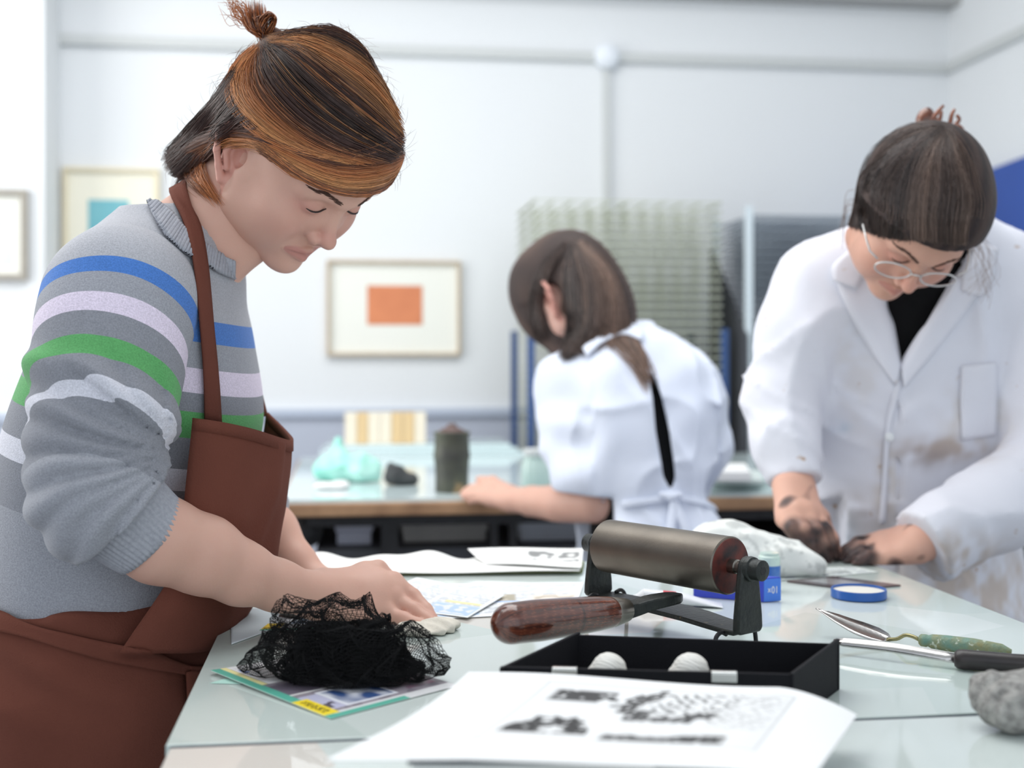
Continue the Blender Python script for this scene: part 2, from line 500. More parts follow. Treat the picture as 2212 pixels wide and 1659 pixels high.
# a head, modelled once: x forward, y up, z to the person's right, origin between the ears
def head_field(h=.0015, mouth_open=0):
    f = Field((-.115, -.135, -.10), (.14, .15, .10), h)
    f.ell((-.004, .045, 0), (.094, .086, .072), 0)
    f.ell((.036, .036, 0), (.066, .066, .060), .03)
    f.ell((.043, -.022, 0), (.043, .060, .057), .025)
    for s in (-1, 1):
        f.ell((.063, -.016, s * .040), (.022, .020, .020), .025)
        f.cone((.012, -.052, s * .050), (.062, -.082, s * .013), .016, .012, .032)
        f.cone((.008, -.012, s * .058), (.014, -.052, s * .050), .014, .016, .03)
        f.ell((.038, -.045, s * .037), (.028, .028, .018), .025); f.ell((.052, -.034, s * .038), (.026, .028, .017), .025)
        f.cone((.0945, .033, s * .010), (.082, .032, s * .039), .011, .009, .015)
    f.ell((.0735, -.0850, 0), (.0155, .0135, .017), .016)
    f.ell((.0620, -.053, 0), (.027, .026, .027), .016)
    f.cone((.1010, -.0735, -.014), (.1010, -.0735, .014), .0070, .0070, .008, op='c')
    for s in (-1, 1):
        f.ell((.1045, .013, s * .0275), (.014, .013, .017), .014, op='c')
        f.ell((.0830, .014, s * .0280), (.0135, .0125, .0148), .003)
        f.ell((.0865, -.008, s * .0125), (.0125, .018, .0100), .012)
    f.cone((.0935, .019, 0), (.1085, -.016, 0), .0060, .0075, .010)
    f.ell((.1105, -.0200, 0), (.0100, .0085, .0090), .006)
    for s in (-1, 1):
        f.ell((.0985, -.0240, s * .0118), (.0105, .0072, .0062), .004)
        f.ell((.1020, -.0308, s * .0064), (.0056, .0038, .0030), .002, op='c')
    f.cone((.1055, -.026, 0), (.093, -.038, 0), .0045, .004, .006)
    # lips
    for s in (-1, 1):
        f.cone((.0930, -.0505, s * .003), (.0820, -.0565, s * .0240), .0046, .0026, .0025)
        f.cone((.0905, -.0625, 0), (.0815, -.0590, s * .0215), .0062, .0026, .0025)
        f.cone((.0968, -.0564, 0), (.0860, -.0578, s * .0255), .0022, .0019, .0012, op='c')
    # ears
    for s in (-1, 1):
        K = 1.22
        e = lambda x, y, q=0: (.013 + x * K, .002 + y * K, s * (.0635 + .62 * max(-x * K, -.01) + q))
        f.ell((-.003, .004, s * .0720), (.018, .032, .0036), .004, R=np.array([[.85, 0, .53 * s], [0, 1, 0], [-.53 * s, 0, .85]]))
        hp = [(.006, .006), (.004, .019), (-.005, .030), (-.017, .031), (-.026, .022), (-.029, .008), (-.025, -.006), (-.018, -.018), (-.011, -.028)]
        f.path([e(x, y, .0065) for x, y in hp], [.0030, .0036, .0042, .0044, .0044, .0042, .0038, .0038, .0055], .0025)
        f.ell(e(-.008, -.029, .003), (.0085, .0100, .0050), .004)
        f.path([e(x, y, .0050) for x, y in [(-.010, .021), (-.018, .012), (-.019, -.002), (-.012, -.016)]], .0034, .0025)
        f.ell(e(.002, -.004, .005), (.0055, .0075, .0045), .003)
        f.ell(e(-.008, .000, .005), (.0085, .0125, .0085), .002, op='c')
    return f
HEAD_V, HEAD_F = head_field().mesh()
def skin_cols(V, base, lips, cheek):
    c = np.repeat(np.array([base], float), len(V), 0)
    def mixc(w, col):
        nonlocal c
        w = np.clip(w, 0, 1)[:, None]; c = c * (1 - w) + np.array(col) * w
    x, y, z = V.T
    g = lambda p, r: np.exp(-(((x - p[0]) / r[0]) ** 2 + ((y - p[1]) / r[1]) ** 2 + ((np.abs(z) - p[2]) / r[2]) ** 2))
    mixc(.55 * g((.070, -.022, .038), (.03, .022, .022)), cheek)
    mixc(.7 * g((.108, -.016, 0), (.014, .012, .013)), cheek)
    mixc(.6 * (np.abs(z) > .068) * (x < .008) * (np.abs(y) < .05), cheek)
    mixc(.8 * g((.082, .012, .034), (.02, .012, .016)), [a * .86 for a in cheek])
    lipw = (np.abs(z) < .026) * (x > .079) * np.clip(1.3 - np.abs((y + .0563 - .001 * np.abs(z) / .024) / (.0086 * np.sqrt(np.clip(1 - (z / .0265) ** 2, 0, 1)) + 1e-4)) ** 3, 0, 1)
    mixc(.6 * lipw, lips)
    return c
def basis(fwd, up):
    f = nz(fwd); u = np.asarray(up, float); u = nz(u - f * (u @ f)); return np.stack([f, u, np.cross(f, u)], 1)
def to_head(R, o, q, s=1.0): return (np.asarray(q, float) * s) @ R.T + o
# ------------------------------------------------------------------ the room
YB = 4.54; XR = 2.32; XL = -2.45; ZC = 3.15
def struct(name, mb, m, parent=None, **k):
    o = mb.build(name, m, parent, **k)
    if parent is None: o['kind'] = 'structure'
    return o
struct('floor', MB().box2((XL - .1, -1.2, -.06), (XR + .1, YB + .1, 0)), M['floor'])
struct('wall_back', MB().box2((XL - .1, YB, 0), (XR + .1, YB + .1, ZC)), M['wall'])
struct('wall_right', MB().box2((XR, -1.2, 0), (XR + .1, YB, ZC)), M['wall'])
struct('wall_pier', MB().box2((XL, 4.30, 0), (-1.003, YB, ZC)), M['wall'])
struct('trim_1', MB().box2((-1.003, 4.44, 2.575), (XR, YB, ZC)), M['soffit'])
# left wall; its tall window is made up to house the left fill
wl = MB()
wl.box2((XL - .1, -1.2, 0), (XL, YB, .85)).box2((XL - .1, -1.2, 2.9), (XL, YB, ZC))
wl.box2((XL - .1, -1.2, .85), (XL, 1.4, 2.9)).box2((XL - .1, 3.8, .85), (XL, YB, 2.9))
struct('wall_left', wl, M['wall'])
wf = MB()
for y in (1.42, 2.2, 3.0, 3.78): wf.box((XL - .05, y, 1.875), (.06, .04, 2.05))
for z in (.87, 1.9, 2.88): wf.box((XL - .05, 2.6, z), (.06, 2.4, .04))
struct('fill_window', wf, M['jbox'])
# ceiling with a roof light opening
ce = MB()
ce.box2((XL - .1, -1.2, ZC), (-1.45, YB, ZC + .1)).box2((1.25, -1.2, ZC), (XR + .1, YB, ZC + .1))
ce.box2((-1.45, -1.2, ZC), (1.25, 1.15, ZC + .1)).box2((-1.45, 3.45, ZC), (1.25, YB, ZC + .1))
struct('ceiling', ce, M['ceil'])
sf = MB()
for x in (-1.44, -.55, .35, 1.24): sf.box((x, 2.3, ZC + .05), (.05, 2.3, .07))
struct('window_2', sf, M['jbox'])
# painted dado and its rail
struct('wall_dado', MB().box2((-1.003, YB - .012, 0), (XR, YB, 1.02)).box2((XL, 4.288, 0), (-1.003, 4.30, 1.02)), M['dado'])
struct('trim_2', MB().box2((-1.003, YB - .03, 1.012), (XR, YB, 1.04)).box2((XL, 4.27, 1.012), (-1.003, 4.30, 1.04)), M['trim'])
struct('baseboard_back', MB().box2((-1.003, YB - .026, 0), (XR, YB - .012, .12)), M['trim'])
# surface conduit round the walls with a junction box
cz = 2.347
struct('trim_3', MB().box2((-1.003, YB - .025, cz - .017), (XR - .02, YB, cz + .017)).box2((XR - .025, 1.0, cz - .017), (XR, YB, cz + .017)), M['conduit'])
jx = onwall(1308, 120, YB)[0]
struct('trim_4', MB().box2((jx - .013, YB - .022, .9), (jx + .013, YB, cz)), M['conduit'])
jb = empty('junction_box', (jx, YB, cz - .055), 'round pale plastic junction box where the wall conduits meet', 'junction box')
MB().lathe((jx, YB - .045, cz), (jx, YB, cz), [(0, .038), (.12, .045), (1, .047)], 28).build('box_body', M['jbox'], jb, auto=40)
MB().lathe((jx, YB - .052, cz), (jx, YB - .045, cz), [(0, .030), (.6, .036), (1, .036)], 28).build('lid', M['jbox'], jb, auto=40)

# blue pin board on the right wall
def onright(px, py):
    k = (px - CX) / F_PX
    # X = Z (k cP + sP) = XR
    Z = XR / (k * cP + sP); return W(C(px, py, Z))
p0 = onright(2064, 401); p1 = onright(2300, 313)
pb = empty('pin_board', (XR, p0[1] - .8, 1.0), 'large blue panel fixed to the right hand wall', 'pin board')
zt = p0[2]
M['blue'] = mat('board_blue', lin(52, 86, 168), .6, noise=(5, .3, lin(44, 74, 150)), bump=(200, .05))
MB().hexa([(XR - .032, p1[1], .95), (XR - .002, p1[1], .95), (XR - .002, p0[1], .95), (XR - .032, p0[1], .95)], [(XR - .032, p1[1], p1[2]), (XR - .002, p1[1], p1[2]), (XR - .002, p0[1], zt), (XR - .032, p0[1], zt)]).build('panel', M['blue'], pb)
fr = MB()
fr.box2((XR - .036, p0[1], .94), (XR - .002, p0[1] + .012, zt + .004))
fr.build('edge_strip', M['conduit'], pb)

# ------------------------------------------------------------------ framed prints
def framed(px0, py0, px1, py1, Y, fw, fm, mount, art, art_col, label, name='framed_print', art2=None):
    A, B = onwall(px0, py0, Y), onwall(px1, py1, Y)
    x0, x1, z0, z1 = A[0], B[0], B[2], A[2]
    r = empty(name, ((x0 + x1) / 2, Y, z0), label, 'picture')
    y0 = Y - .028
    for lo, hi in (((x0, y0, z1 - fw), (x1, Y, z1)), ((x0, y0, z0), (x1, Y, z0 + fw)),
                   ((x0, y0, z0 + fw), (x0 + fw, Y, z1 - fw)), ((x1 - fw, y0, z0 + fw), (x1, Y, z1 - fw))):
        MB().box2(lo, hi).build('frame_bar', fm, r, bevel=.002)
    MB().box2((x0 + fw, Y - .012, z0 + fw), (x1 - fw, Y - .003, z1 - fw)).build('mount', mount, r)
    if art:
        a, b = onwall(art[0], art[1], Y), onwall(art[2], art[3], Y)
        m = mat('print_ink', art_col, .7, noise=(9, .7, art2 or tuple(c * .8 for c in art_col)))
        MB().box2((a[0], Y - .0135, b[2]), (b[0], Y - .012, a[2])).build('print', m, r)
    return r
framed(706, 562, 994, 769, YB, .012, M['oak'], M['mount'], (793, 617, 912, 702), lin(222, 140, 98), 'oak framed print of an orange block on a wide white mount', art2=lin(200, 120, 84))
framed(138, 362, 346, 600, YB, .014, M['cream'], M['mount_cream'], (192, 432, 280, 520), lin(112, 182, 196), 'pale cream framed print of a teal block', art2=lin(140, 200, 205))
framed(-150, 408, 62, 606, 4.30, .020, M['greywood'], M['mount'], (-120, 440, 30, 575), lin(226, 234, 246), 'grey wooden framed pale print hanging on the pier')

# ------------------------------------------------------------------ drying racks
M['rackwire'] = mat('rack_wire_olive', lin(196, 200, 186), .55, noise=(50, .6, lin(160, 166, 140)))
M['rackdark'] = mat('rack_wire_slate', lin(150, 160, 172), .5, noise=(50, .6, lin(110, 118, 130)))
M['bluesteel'] = mat('blue_steel', lin(52, 80, 130), .5)
M['slate'] = mat('slate_panel', lin(70, 72, 78), .7, noise=(8, .4, lin(58, 60, 66)))
M['pale'] = mat('pale_steel', lin(205, 215, 222), .5)
def rack(name, label, px0, px1, Y, z0, z1, n, depth, wires, wm, post_m, post_top, bold):
    x0 = onwall(px0, 776, Y)[0]; x1 = onwall(px1, 776, Y)[0]
    r = empty(name, ((x0 + x1) / 2, Y, 0), label, 'drying rack')
    for x in (x0 - .014, x1 + .014):
        for y in (Y, Y + depth):
            MB().box2((x - .011, y - .011, 0), (x + .011, y + .011, post_top)).build('post', post_m, r)
    for y in (Y, Y + depth):
        MB().box2((x0, y - .01, .12), (x1, y + .01, .15)).build('crossbar', post_m, r)
    base = None
    for i in range(n):
        z = z0 + (z1 - z0) * i / (n - 1)
        if base is None:
            mb = MB()
            mb.box2((x0, Y - .0022, z - .0022), (x1, Y + .0022, z + .0022)).box2((x0, Y + depth - .003, z - .003), (x1, Y + depth + .003, z + .003))
            mb.box2((x0, Y + depth * .5 - .002, z - .002), (x1, Y + depth * .5 + .002, z + .002))
            for k in range(wires):
                x = x0 + (x1 - x0) * k / (wires - 1); wd = .0048 if k in bold else .0020
                mb.box2((x - wd, Y - .003, z - .0032), (x + wd, Y + depth, z + .0032))
            base = mb.build('wire_shelf', wm, r)
        else:
            c = base.copy(); COL.objects.link(c); c.location.z = base.location.z + (z - z0)
    return r
rack('drying_rack', 'print drying rack of olive wire shelves behind the bending person', 1156, 1556, 3.95, .80, 1.735, 34, .40, 11, M['rackwire'], M['bluesteel'], 1.32, (0, 5, 10))
r2 = rack('drying_rack', 'dark slate print drying rack with close wire grid and pale top', 1626, 1850, 3.90, .60, 1.69, 44, .36, 13, M['rackdark'], M['pale'], 1.72, ())
x0 = onwall(1606, 776, 3.90)[0]; x1 = onwall(1860, 776, 3.90)[0]
MB().box2((x0 + .02, 4.29, .1), (x1, 4.31, 1.36)).build('back_panel', M['slate'], r2)
sp = MB(); sp.hexa([(x0 - .01, 3.88, .1), (x0 + .01, 3.88, .1), (x0 + .01, 4.28, .1), (x0 - .01, 4.28, .1)],
                   [(x0 + .0, 3.88, 1.30), (x0 + .01, 3.88, 1.30), (x0 + .01, 4.28, 1.62), (x0 + .0, 4.28, 1.62)])
sp.build('side_panel', M['slate'], r2)

# ------------------------------------------------------------------ rear workbench
RY0, RY1 = 2.66, 3.84        # front and back edge
M['woodedge'] = mat('bench_wood', lin(176, 138, 104), .55, noise=(14, .8, lin(130, 96, 70)), bump=(60, .1))
M['glasspale'] = mat('bench_glass', lin(208, 222, 224), .06, noise=(3, .5, lin(192, 210, 212)))
xa = onwall(598, 1070, RY0)[0]; xb = XR - .25
rt = empty('rear_workbench', ((xa + xb) / 2, (RY0 + RY1) / 2, 0), 'long rear workbench with worn wooden edge and black steel frame', 'workbench')
MB().box2((xa, RY0, TZ - .036), (xb, RY1, TZ - .008)).build('tabletop', M['woodedge'], rt, bevel=.004)
MB().box2((xa + .01, RY0 + .012, TZ - .008), (1.1, RY1 - .01, TZ)).build('glass_sheet', M['glasspale'], rt)
MB().box2((1.105, RY0 + .012, TZ - .008), (xb - .01, RY1 - .01, TZ)).build('glass_sheet', M['glasspale'], rt)
for y in (RY0 + .06, RY1 - .1):
    MB().box2((xa + .06, y - .02, TZ - .062), (xb - .06, y + .02, TZ - .036)).build('rail', M['black'], rt)
for px in (842, 1066, 1106, 1700):
    x = onwall(px, 1150, RY0 + .06)[0]
    for y in (RY0 + .06, RY1 - .1):
        MB().box2((x - .018 if px < 1000 else x - .008, y - .018, 0), (x + .018 if px < 1000 else x + .008, y + .018, TZ - .062)).build('leg', M['black'], rt)
MB().box2((xa + .08, RY0 + .09, .772), (xb - .08, RY1 - .14, .800)).build('lower_shelf', M['slate'], rt)
# things on the lower shelf
SHZ = .800
M['rubber'] = mat('black_rubber', (.012, .012, .013), .6, bump=(60, .2))
xr = onwall(665, 1140, RY0 + .25)[0]
rl = empty('blanket_roll', (xr, RY0 + .30, SHZ), 'black rolled press blanket standing under the rear workbench', 'roll')
MB().lathe((xr, RY0 + .12, SHZ + .0362), (xr, RY0 + .62, SHZ + .0362), [(0, .028), (.01, .036), (.99, .036), (1, .028)], 36).build('outer_turns', M['rubber'], rl, auto=40)
MB().lathe((xr, RY0 + .112, SHZ + .0362), (xr, RY0 + .12, SHZ + .0362), [(0, .010), (.3, .018), (1, .027)], 30).build('core', M['black'], rl, auto=40)
def carton(px0, px1, ytop, Y, col, label, d=.25, base=SHZ):
    a, b = onwall(px0, 1100, Y)[0], onwall(px1, 1100, Y)[0]
    Z = onwall((px0 + px1) / 2, ytop, Y)[2]
    r = empty('storage_carton', ((a + b) / 2, Y + d / 2, base), label, 'carton')
    m = mat('carton_card', col, .8, noise=(20, .4, tuple(c * .8 for c in col)))
    MB().box2((a, Y, base), (b, Y + d, Z - .012)).build('carton_body', m, r, bevel=.003)
    MB().box2((a - .004, Y - .004, Z - .03), (b + .004, Y + d + .004, Z)).build('lid', m, r, bevel=.003)
carton(728, 802, 1120, RY0 + .16, lin(205, 208, 225), 'pale lilac storage carton under the rear workbench')
carton(872, 1050, 1120, RY0 + .18, lin(176, 174, 172), 'wide grey storage carton under the rear workbench')
carton(1125, 1250, 1120, RY0 + .16, lin(200, 205, 215), 'white storage carton under the bench behind the bending person')
# things on the bench
def onrear(px, py): 
    Z = F_PX * (CAMZ - TZ) / (py - HY); return W(C(px, py, Z))
# pale wooden pallet box with tan stripes standing on pads of glass
gp = onrear(832, 985); gx0, gx1 = onwall(690, 950, gp[1])[0], onwall(1130, 950, gp[1])[0]
g = empty('glass_slab_stack', ((gx0 + gx1) / 2, gp[1] + .1, TZ), 'stack of thick pale glass slabs at the back of the rear workbench', 'glass slabs')
M['palegl'] = mat('slab_glass', lin(214, 230, 232), .05)
for i in range(3):
    MB().box2((gx0 + .015 * i, gp[1] - .02 + .01 * i, TZ + i * .012), (gx1 - .02 * i, gp[1] + .30, TZ + .0115 + i * .012)).build('glass_slab', M['palegl'], g, bevel=.001)
tw = gp[1] + .05
bx0, bx1 = onwall(745, 920, tw)[0], onwall(920, 920, tw)[0]; zt = onwall(830, 890, tw)[2]; zb = TZ + .036
M['pine'] = mat('pine_pale', lin(240, 230, 212), .6, noise=(12, .5, lin(228, 212, 188)))
M['pine2'] = mat('pine_tan', lin(226, 196, 150), .6, noise=(12, .5, lin(212, 180, 132)))
pbx = empty('wooden_crate', ((bx0 + bx1) / 2, tw + .06, zb), 'small pale wooden crate with two tan slats on the glass slabs', 'crate')
ns = 7
for i in range(ns):
    a = bx0 + (bx1 - bx0) * i / ns; b = bx0 + (bx1 - bx0) * (i + 1) / ns
    MB().box2((a + .0008, tw, zb), (b - .0008, tw + .012, zt)).build('slat', M['pine2'] if i in (1, 2, 4, 5) and i != 2 else M['pine'], pbx)
MB().box2((bx0, tw + .012, zb), (bx1, tw + .12, zt - .01)).build('crate_body', M['pine'], pbx)
# dark ink can
cp = onrear(976, 1062)
cm = mat('inky_can', lin(62, 62, 58), .5, noise=(16, .8, lin(96, 98, 80)), speck=(14, .60, lin(170, 140, 100)))
can = empty('ink_can', cp, 'tall dark ink stained can with waisted sides on the rear workbench', 'can')
k = cp[1] / cP * 0 + (C(976, 1062, F_PX * .3 / (1062 - HY))[1])
hh = (1062 - 932) * k / F_PX; rr = 39 * k / F_PX
MB().lathe(cp, cp + np.array([0, 0, hh]), [(0, rr * .90), (.02, rr * .93), (.25, rr * .92), (.5, rr * .97), (.62, rr * 1.03), (.68, rr * .98), (.93, rr * .95), (.97, rr * 1.02), (1, rr)], 36).build('can_body', cm, can, auto=50)
MB().lathe(cp + np.array([0, 0, hh]), cp + np.array([0, 0, hh + .018]), [(0, rr * .8), (.3, rr * .6), (.6, rr * .30), (1, rr * .2)], 30).build('lid', mat('can_lid', lin(92, 70, 66), .5), can, auto=50)
# glass jar by the bending person's sleeve
jp = onrear(1158, 1052)
M['jar'] = mat('jar_glass', lin(190, 212, 206), .08, spec=.6)
ja = empty('glass_jar', jp, 'pale greenish glass jar on the rear workbench beside the white gown', 'jar')
MB().lathe(jp, jp + np.array([0, 0, .075]), [(0, .030), (.05, .034), (.7, .034), (.85, .028), (1, .028)], 30).build('jar_body', M['jar'], ja, auto=50)
MB().lathe(jp + np.array([0, 0, .075]), jp + np.array([0, 0, .09]), [(0, .031), (.9, .031), (1, .029)], 30).build('lid', M['conduit'], ja, auto=50)
# ------------------------------------------------------------------ soft heaps on the rear bench
def blob(name, V, Fc, m, label, cat, parent=None, attrs=None):
    o = mk(name, V, Fc, m, parent, True, attrs)
    return tag(o, label, cat)
gc = onrear(748, 1040)
f = Field(gc + [-.13, -.09, -.005], gc + [.13, .12, .13], .004)
for dx, dy, dz, rx, ry, rz in ((-.035, .0, .03, .045, .045, .034), (.025, .0, .032, .055, .05, .036), (-.01, .02, .05, .03, .03, .03), (.05, -.02, .02, .03, .03, .022), (-.02, .03, .075, .012, .012, .03)):
    f.ell(gc + [dx, dy, dz], (rx, ry, rz), .015)
n1, n2 = wob(3, 90), wob(4, 190)
f.disp(lambda x, y, z: .006 * n1(x, y, z) + .0025 * n2(x, y, z)); f.clip(lambda x, y, z: TZ + .001 - z + 0 * x + 0 * y)
M['mint'] = mat('mint_plastic', lin(150, 226, 208), .3, noise=(14, .7, lin(206, 240, 232)))
blob('plastic_bag', *f.mesh(), M['mint'], 'crumpled mint green plastic bag on the rear workbench', 'bag')
gc = onrear(864, 1048)
f = Field(gc + [-.08, -.06, -.005], gc + [.08, .09, .09], .004)
for dx, dy, dz, rx, ry, rz in ((-.012, .0, .022, .026, .035, .026), (.018, .0, .014, .028, .03, .018), (-.02, .0, .04, .012, .02, .014)):
    f.ell(gc + [dx, dy, dz], (rx, ry, rz), .01)
f.disp(lambda x, y, z: .004 * n1(x * 1.4, y, z) + .002 * n2(x, y, z)); f.clip(lambda x, y, z: TZ + .001 - z + 0 * x + 0 * y)
M['darkrag'] = mat('dark_rag', lin(58, 60, 62), .9, noise=(30, .6, lin(86, 88, 88)))
blob('dark_rag', *f.mesh(), M['darkrag'], 'small crumpled charcoal rag beside the mint bag', 'rag')
# wad of pale paper in front of the bag
gc = onrear(715, 1056)
f = Field(gc + [-.06, -.05, -.005], gc + [.06, .05, .04], .003)
f.ell(gc + [0, 0, .006], (.04, .03, .009), .01); f.ell(gc + [.02, .01, .01], (.02, .02, .01), .01)
f.disp(lambda x, y, z: .003 * n2(x, y, z)); f.clip(lambda x, y, z: TZ + .0005 - z + 0 * x + 0 * y)
blob('paper_scrap', *f.mesh(), M['white'], 'pale paper scrap in front of the mint bag', 'paper')
# papers and boards at the right of the rear bench
for i, (px0, px1, py, hz, t, cl, lb) in enumerate(((1515, 1668, 1050, 0, .018, lin(188, 206, 204), 'pale green board lowest of the pile beside the white gown'),
        (1535, 1650, 1046, .018, .012, lin(206, 216, 214), 'pale grey board in the middle of the pile beside the white gown'), (1520, 1622, 1040, .030, .022, lin(232, 232, 232), 'white paper pad topmost of the pile beside the white gown'))):
    Z = F_PX * (CAMZ - TZ - hz) / (py - HY); A, B = C(px0, py, Z), C(px1, py, Z)
    mb = MB().hexa([A + [0, 0, 0], B, B + [.03, .22, 0], A + [.03, .22, 0]], [q + np.array([0, 0, t]) for q in (A, B, B + [.03, .22, 0], A + [.03, .22, 0])])
    for v in mb.v: v[:, 2] += (TZ + hz) - v[:, 2].min()
    tag(mb.build('paper_pad' if i == 2 else 'board', mat('board_card', cl, .7), None, cam_frame=True, bevel=.003), lb, 'paper pad' if i == 2 else 'board')

# ------------------------------------------------------------------ front work table with two glass sheets
TX0, TX1, TY0, TYS, TY1 = -.140, .764, .42, .985, 1.80
def glass_top(name):
    m = bpy.data.materials.new(name); m.use_nodes = True
    nt = m.node_tree; N = nt.nodes; Lk = nt.links; b = N['Principled BSDF']
    tc = N.new('ShaderNodeTexCoord')
    mp = N.new('ShaderNodeMapping'); mp.inputs['Scale'].default_value = (3.2, 4.1, 1); mp.inputs['Rotation'].default_value = (0, 0, .35)
    Lk.new(tc.outputs['Object'], mp.inputs['Vector'])
    vo = N.new('ShaderNodeTexVoronoi'); vo.inputs['Scale'].default_value = 1.35
    Lk.new(mp.outputs[0], vo.inputs['Vector'])
    cr = N.new('ShaderNodeValToRGB'); e = cr.color_ramp; e.interpolation = 'CONSTANT'
    e.elements[0].color = (*lin(196, 207, 203), 1)
    e.elements[1].position = .38; e.elements[1].color = (*lin(205, 214, 211), 1)
    x = e.elements.new(.60); x.color = (*lin(214, 209, 202), 1)
    x = e.elements.new(.74); x.color = (*lin(190, 203, 199), 1)
    sp = N.new('ShaderNodeSeparateColor'); Lk.new(vo.outputs['Color'], sp.inputs[0]); Lk.new(sp.outputs[0], cr.inputs[0])
    n = N.new('ShaderNodeTexNoise'); n.inputs['Scale'].default_value = 40; n.inputs['Detail'].default_value = 8
    Lk.new(tc.outputs['Object'], n.inputs['Vector'])
    mr = N.new('ShaderNodeMapRange'); mr.inputs[1].default_value = .62; mr.inputs[2].default_value = .75; mr.inputs[3].default_value = .05; mr.inputs[4].default_value = .22
    Lk.new(n.outputs['Fac'], mr.inputs[0]); Lk.new(mr.outputs[0], b.inputs['Roughness'])
    Lk.new(cr.outputs[0], b.inputs['Base Color'])
    b.inputs['Specular IOR Level'].default_value = .6
    return m
M['glass'] = glass_top('table_glass')
M['glassedge'] = mat('table_board', lin(150, 168, 168), .5, noise=(12, .7, lin(110, 124, 130)), speck=(26, .62, lin(60, 82, 130)))
tb = empty('work_table', ((TX0 + TX1) / 2, (TY0 + TY1) / 2, 0), 'pale glass topped work table in front of the three people', 'table')
MB().box2((TX0 + .006, TY0, TZ - .042), (TX1 - .006, TY1 - .004, TZ - .010)).build('tabletop', M['glassedge'], tb, bevel=.002)
MB().box2((TX0, TYS + .003, TZ - .010), (TX1, TY1, TZ)).build('glass_sheet', M['glass'], tb, bevel=.0012)
MB().box2((TX0 + .004, TY0, TZ - .010), (TX1, TYS - .003, TZ - .0006)).build('glass_sheet', M['glass'], tb, bevel=.0012)
M['navy'] = mat('navy_tape', lin(22, 30, 52), .5)
MB().box2((TX0 + .004, TYS - .003, TZ - .0100), (TX1, TYS + .003, TZ - .0015)).build('joint_strip', M['navy'], tb)
for x in (TX0 + .07, TX1 - .07):
    for y in (TY0 + .08, TY1 - .10):
        MB().box2((x - .025, y - .025, 0), (x + .025, y + .025, TZ - .042)).build('leg', M['black'], tb)
for y in (TY0 + .08, TY1 - .10):
    MB().box2((TX0 + .09, y - .015, TZ - .11), (TX1 - .09, y + .015, TZ - .042)).build('apron_rail', M['black'], tb)

# ------------------------------------------------------------------ painted sheets (print and newsprint)
def paint_sheet(name, quad, nu, nv, painter, m, label, cat, thick=.0003, curl=None, group=None):
    """quad: four points (camera frame) u0v0, u1v0, u1v1, u0v1"""
    pos = bilerp(quad, nu, nv)
    u, v = np.meshgrid(np.linspace(0, 1, nu), np.linspace(0, 1, nv), indexing='ij')
    if curl is not None: pos = curl(pos, u, v)
    col = painter(u, v)
    V, Fc = sheet(pos, thick)
    cc = np.concatenate([col.reshape(-1, 3)] * 2)
    cc[nu * nv:] = np.array(lin(226, 226, 222))
    o = mk(name, V, Fc, m, None, True, {'Col': cc}, cam_frame=True)
    return tag(o, label, cat, group)
def vnoise(u, v, f, seed):
    r = np.random.default_rng(seed); o = 0
    for i in range(9):
        a = r.uniform(0, 6.28); k = f * r.uniform(.5, 1.6); o = o + np.sin(6.28 * k * (u * math.cos(a) + v * math.sin(a)) + r.uniform(0, 6.28))
    return o / 3
def over(c, m, col): m = np.clip(m, 0, 1)[..., None]; return c * (1 - m) + np.array(col) * m
def rectm(u, v, u0, u1, v0, v1, s=.008):
    return np.clip(np.minimum(np.minimum(u - u0, u1 - u), np.minimum(v - v0, v1 - v)) / s + .5, 0, 1)
def news(seed, cols=5, tint=(236, 238, 238), pics=()):
    def p(u, v):
        c = np.repeat(np.repeat(np.array([[lin(*tint)]]), u.shape[0], 0), u.shape[1], 1)
        r = np.random.default_rng(seed)
        lines = (np.sin(v * 150) > .1) * (vnoise(u, v * 20, 14, seed) > -.5)
        gut = (np.abs((u * cols) % 1 - .5) < .43)
        c = over(c, .75 * lines * gut * rectm(u, v, .04, .96, .06, .95), lin(140, 146, 158))
        for (a, b, cc, d, col, fuzz) in pics:
            c = over(c, rectm(u, v, a, b, cc, d, .02), lin(*col))
            if fuzz is not None: c = over(c, rectm(u, v, a + .02, b - .02, cc + .03, d - .03, .02) * (vnoise(u, v, 6, seed + 3) > .1), lin(*fuzz))
        return c
    return p
def flatq(pts, h): return [T(x, y, h) for x, y in pts]
# white etching sheets on a felt at the far end of the table
felt = MB()
fq = flatq([(652, 1243), (1262, 1243), (1262, 1226), (700, 1226)], 0.0)
fq = [T(640, 1246), T(1258, 1238), C(1262, 1218, 1.812), C(690, 1222, 1.79)]
fq = [np.array([q[0], q[1], TZ + .0002]) for q in fq]
tag(felt.hexa(fq, [q + np.array([0, 0, .004]) for q in fq]).build('felt_blanket', mat('olive_felt', lin(128, 136, 92), .95, bump=(400, .3)), None, cam_frame=True), 'thin olive felt under the white etchings at the far table end', 'felt')
def curl_far(amp, seed):
    def c(p, u, v):
        p = p.copy(); p[..., 2] += amp * v ** 2 * (1 + .35 * np.sin(u * 17 + seed) + .25 * np.sin(u * 31)) + .0012 * np.sin(u * 9 + v * 5) + .0012
        return p
    return c
def etch(seed):
    def p(u, v):
        c = np.repeat(np.repeat(np.array([[lin(244, 244, 242)]]), u.shape[0], 0), u.shape[1], 1)
        m = rectm(u, v, .50, .97, .35, .85, .02) * np.clip(.5 + 1.2 * vnoise(u, v * .6, 6, seed), 0, 1)
        return over(c, .75 * m, lin(60, 62, 66))
    return p
def plain(col):
    return lambda u, v: np.repeat(np.repeat(np.array([[lin(*col)]]), u.shape[0], 0), u.shape[1], 1)
q = [T(648, 1240, .005), T(1252, 1236, .005), C(1258, 1212, 1.80), C(664, 1216, 1.775)]
q = [np.array([a[0], a[1], TZ + .005]) for a in q]
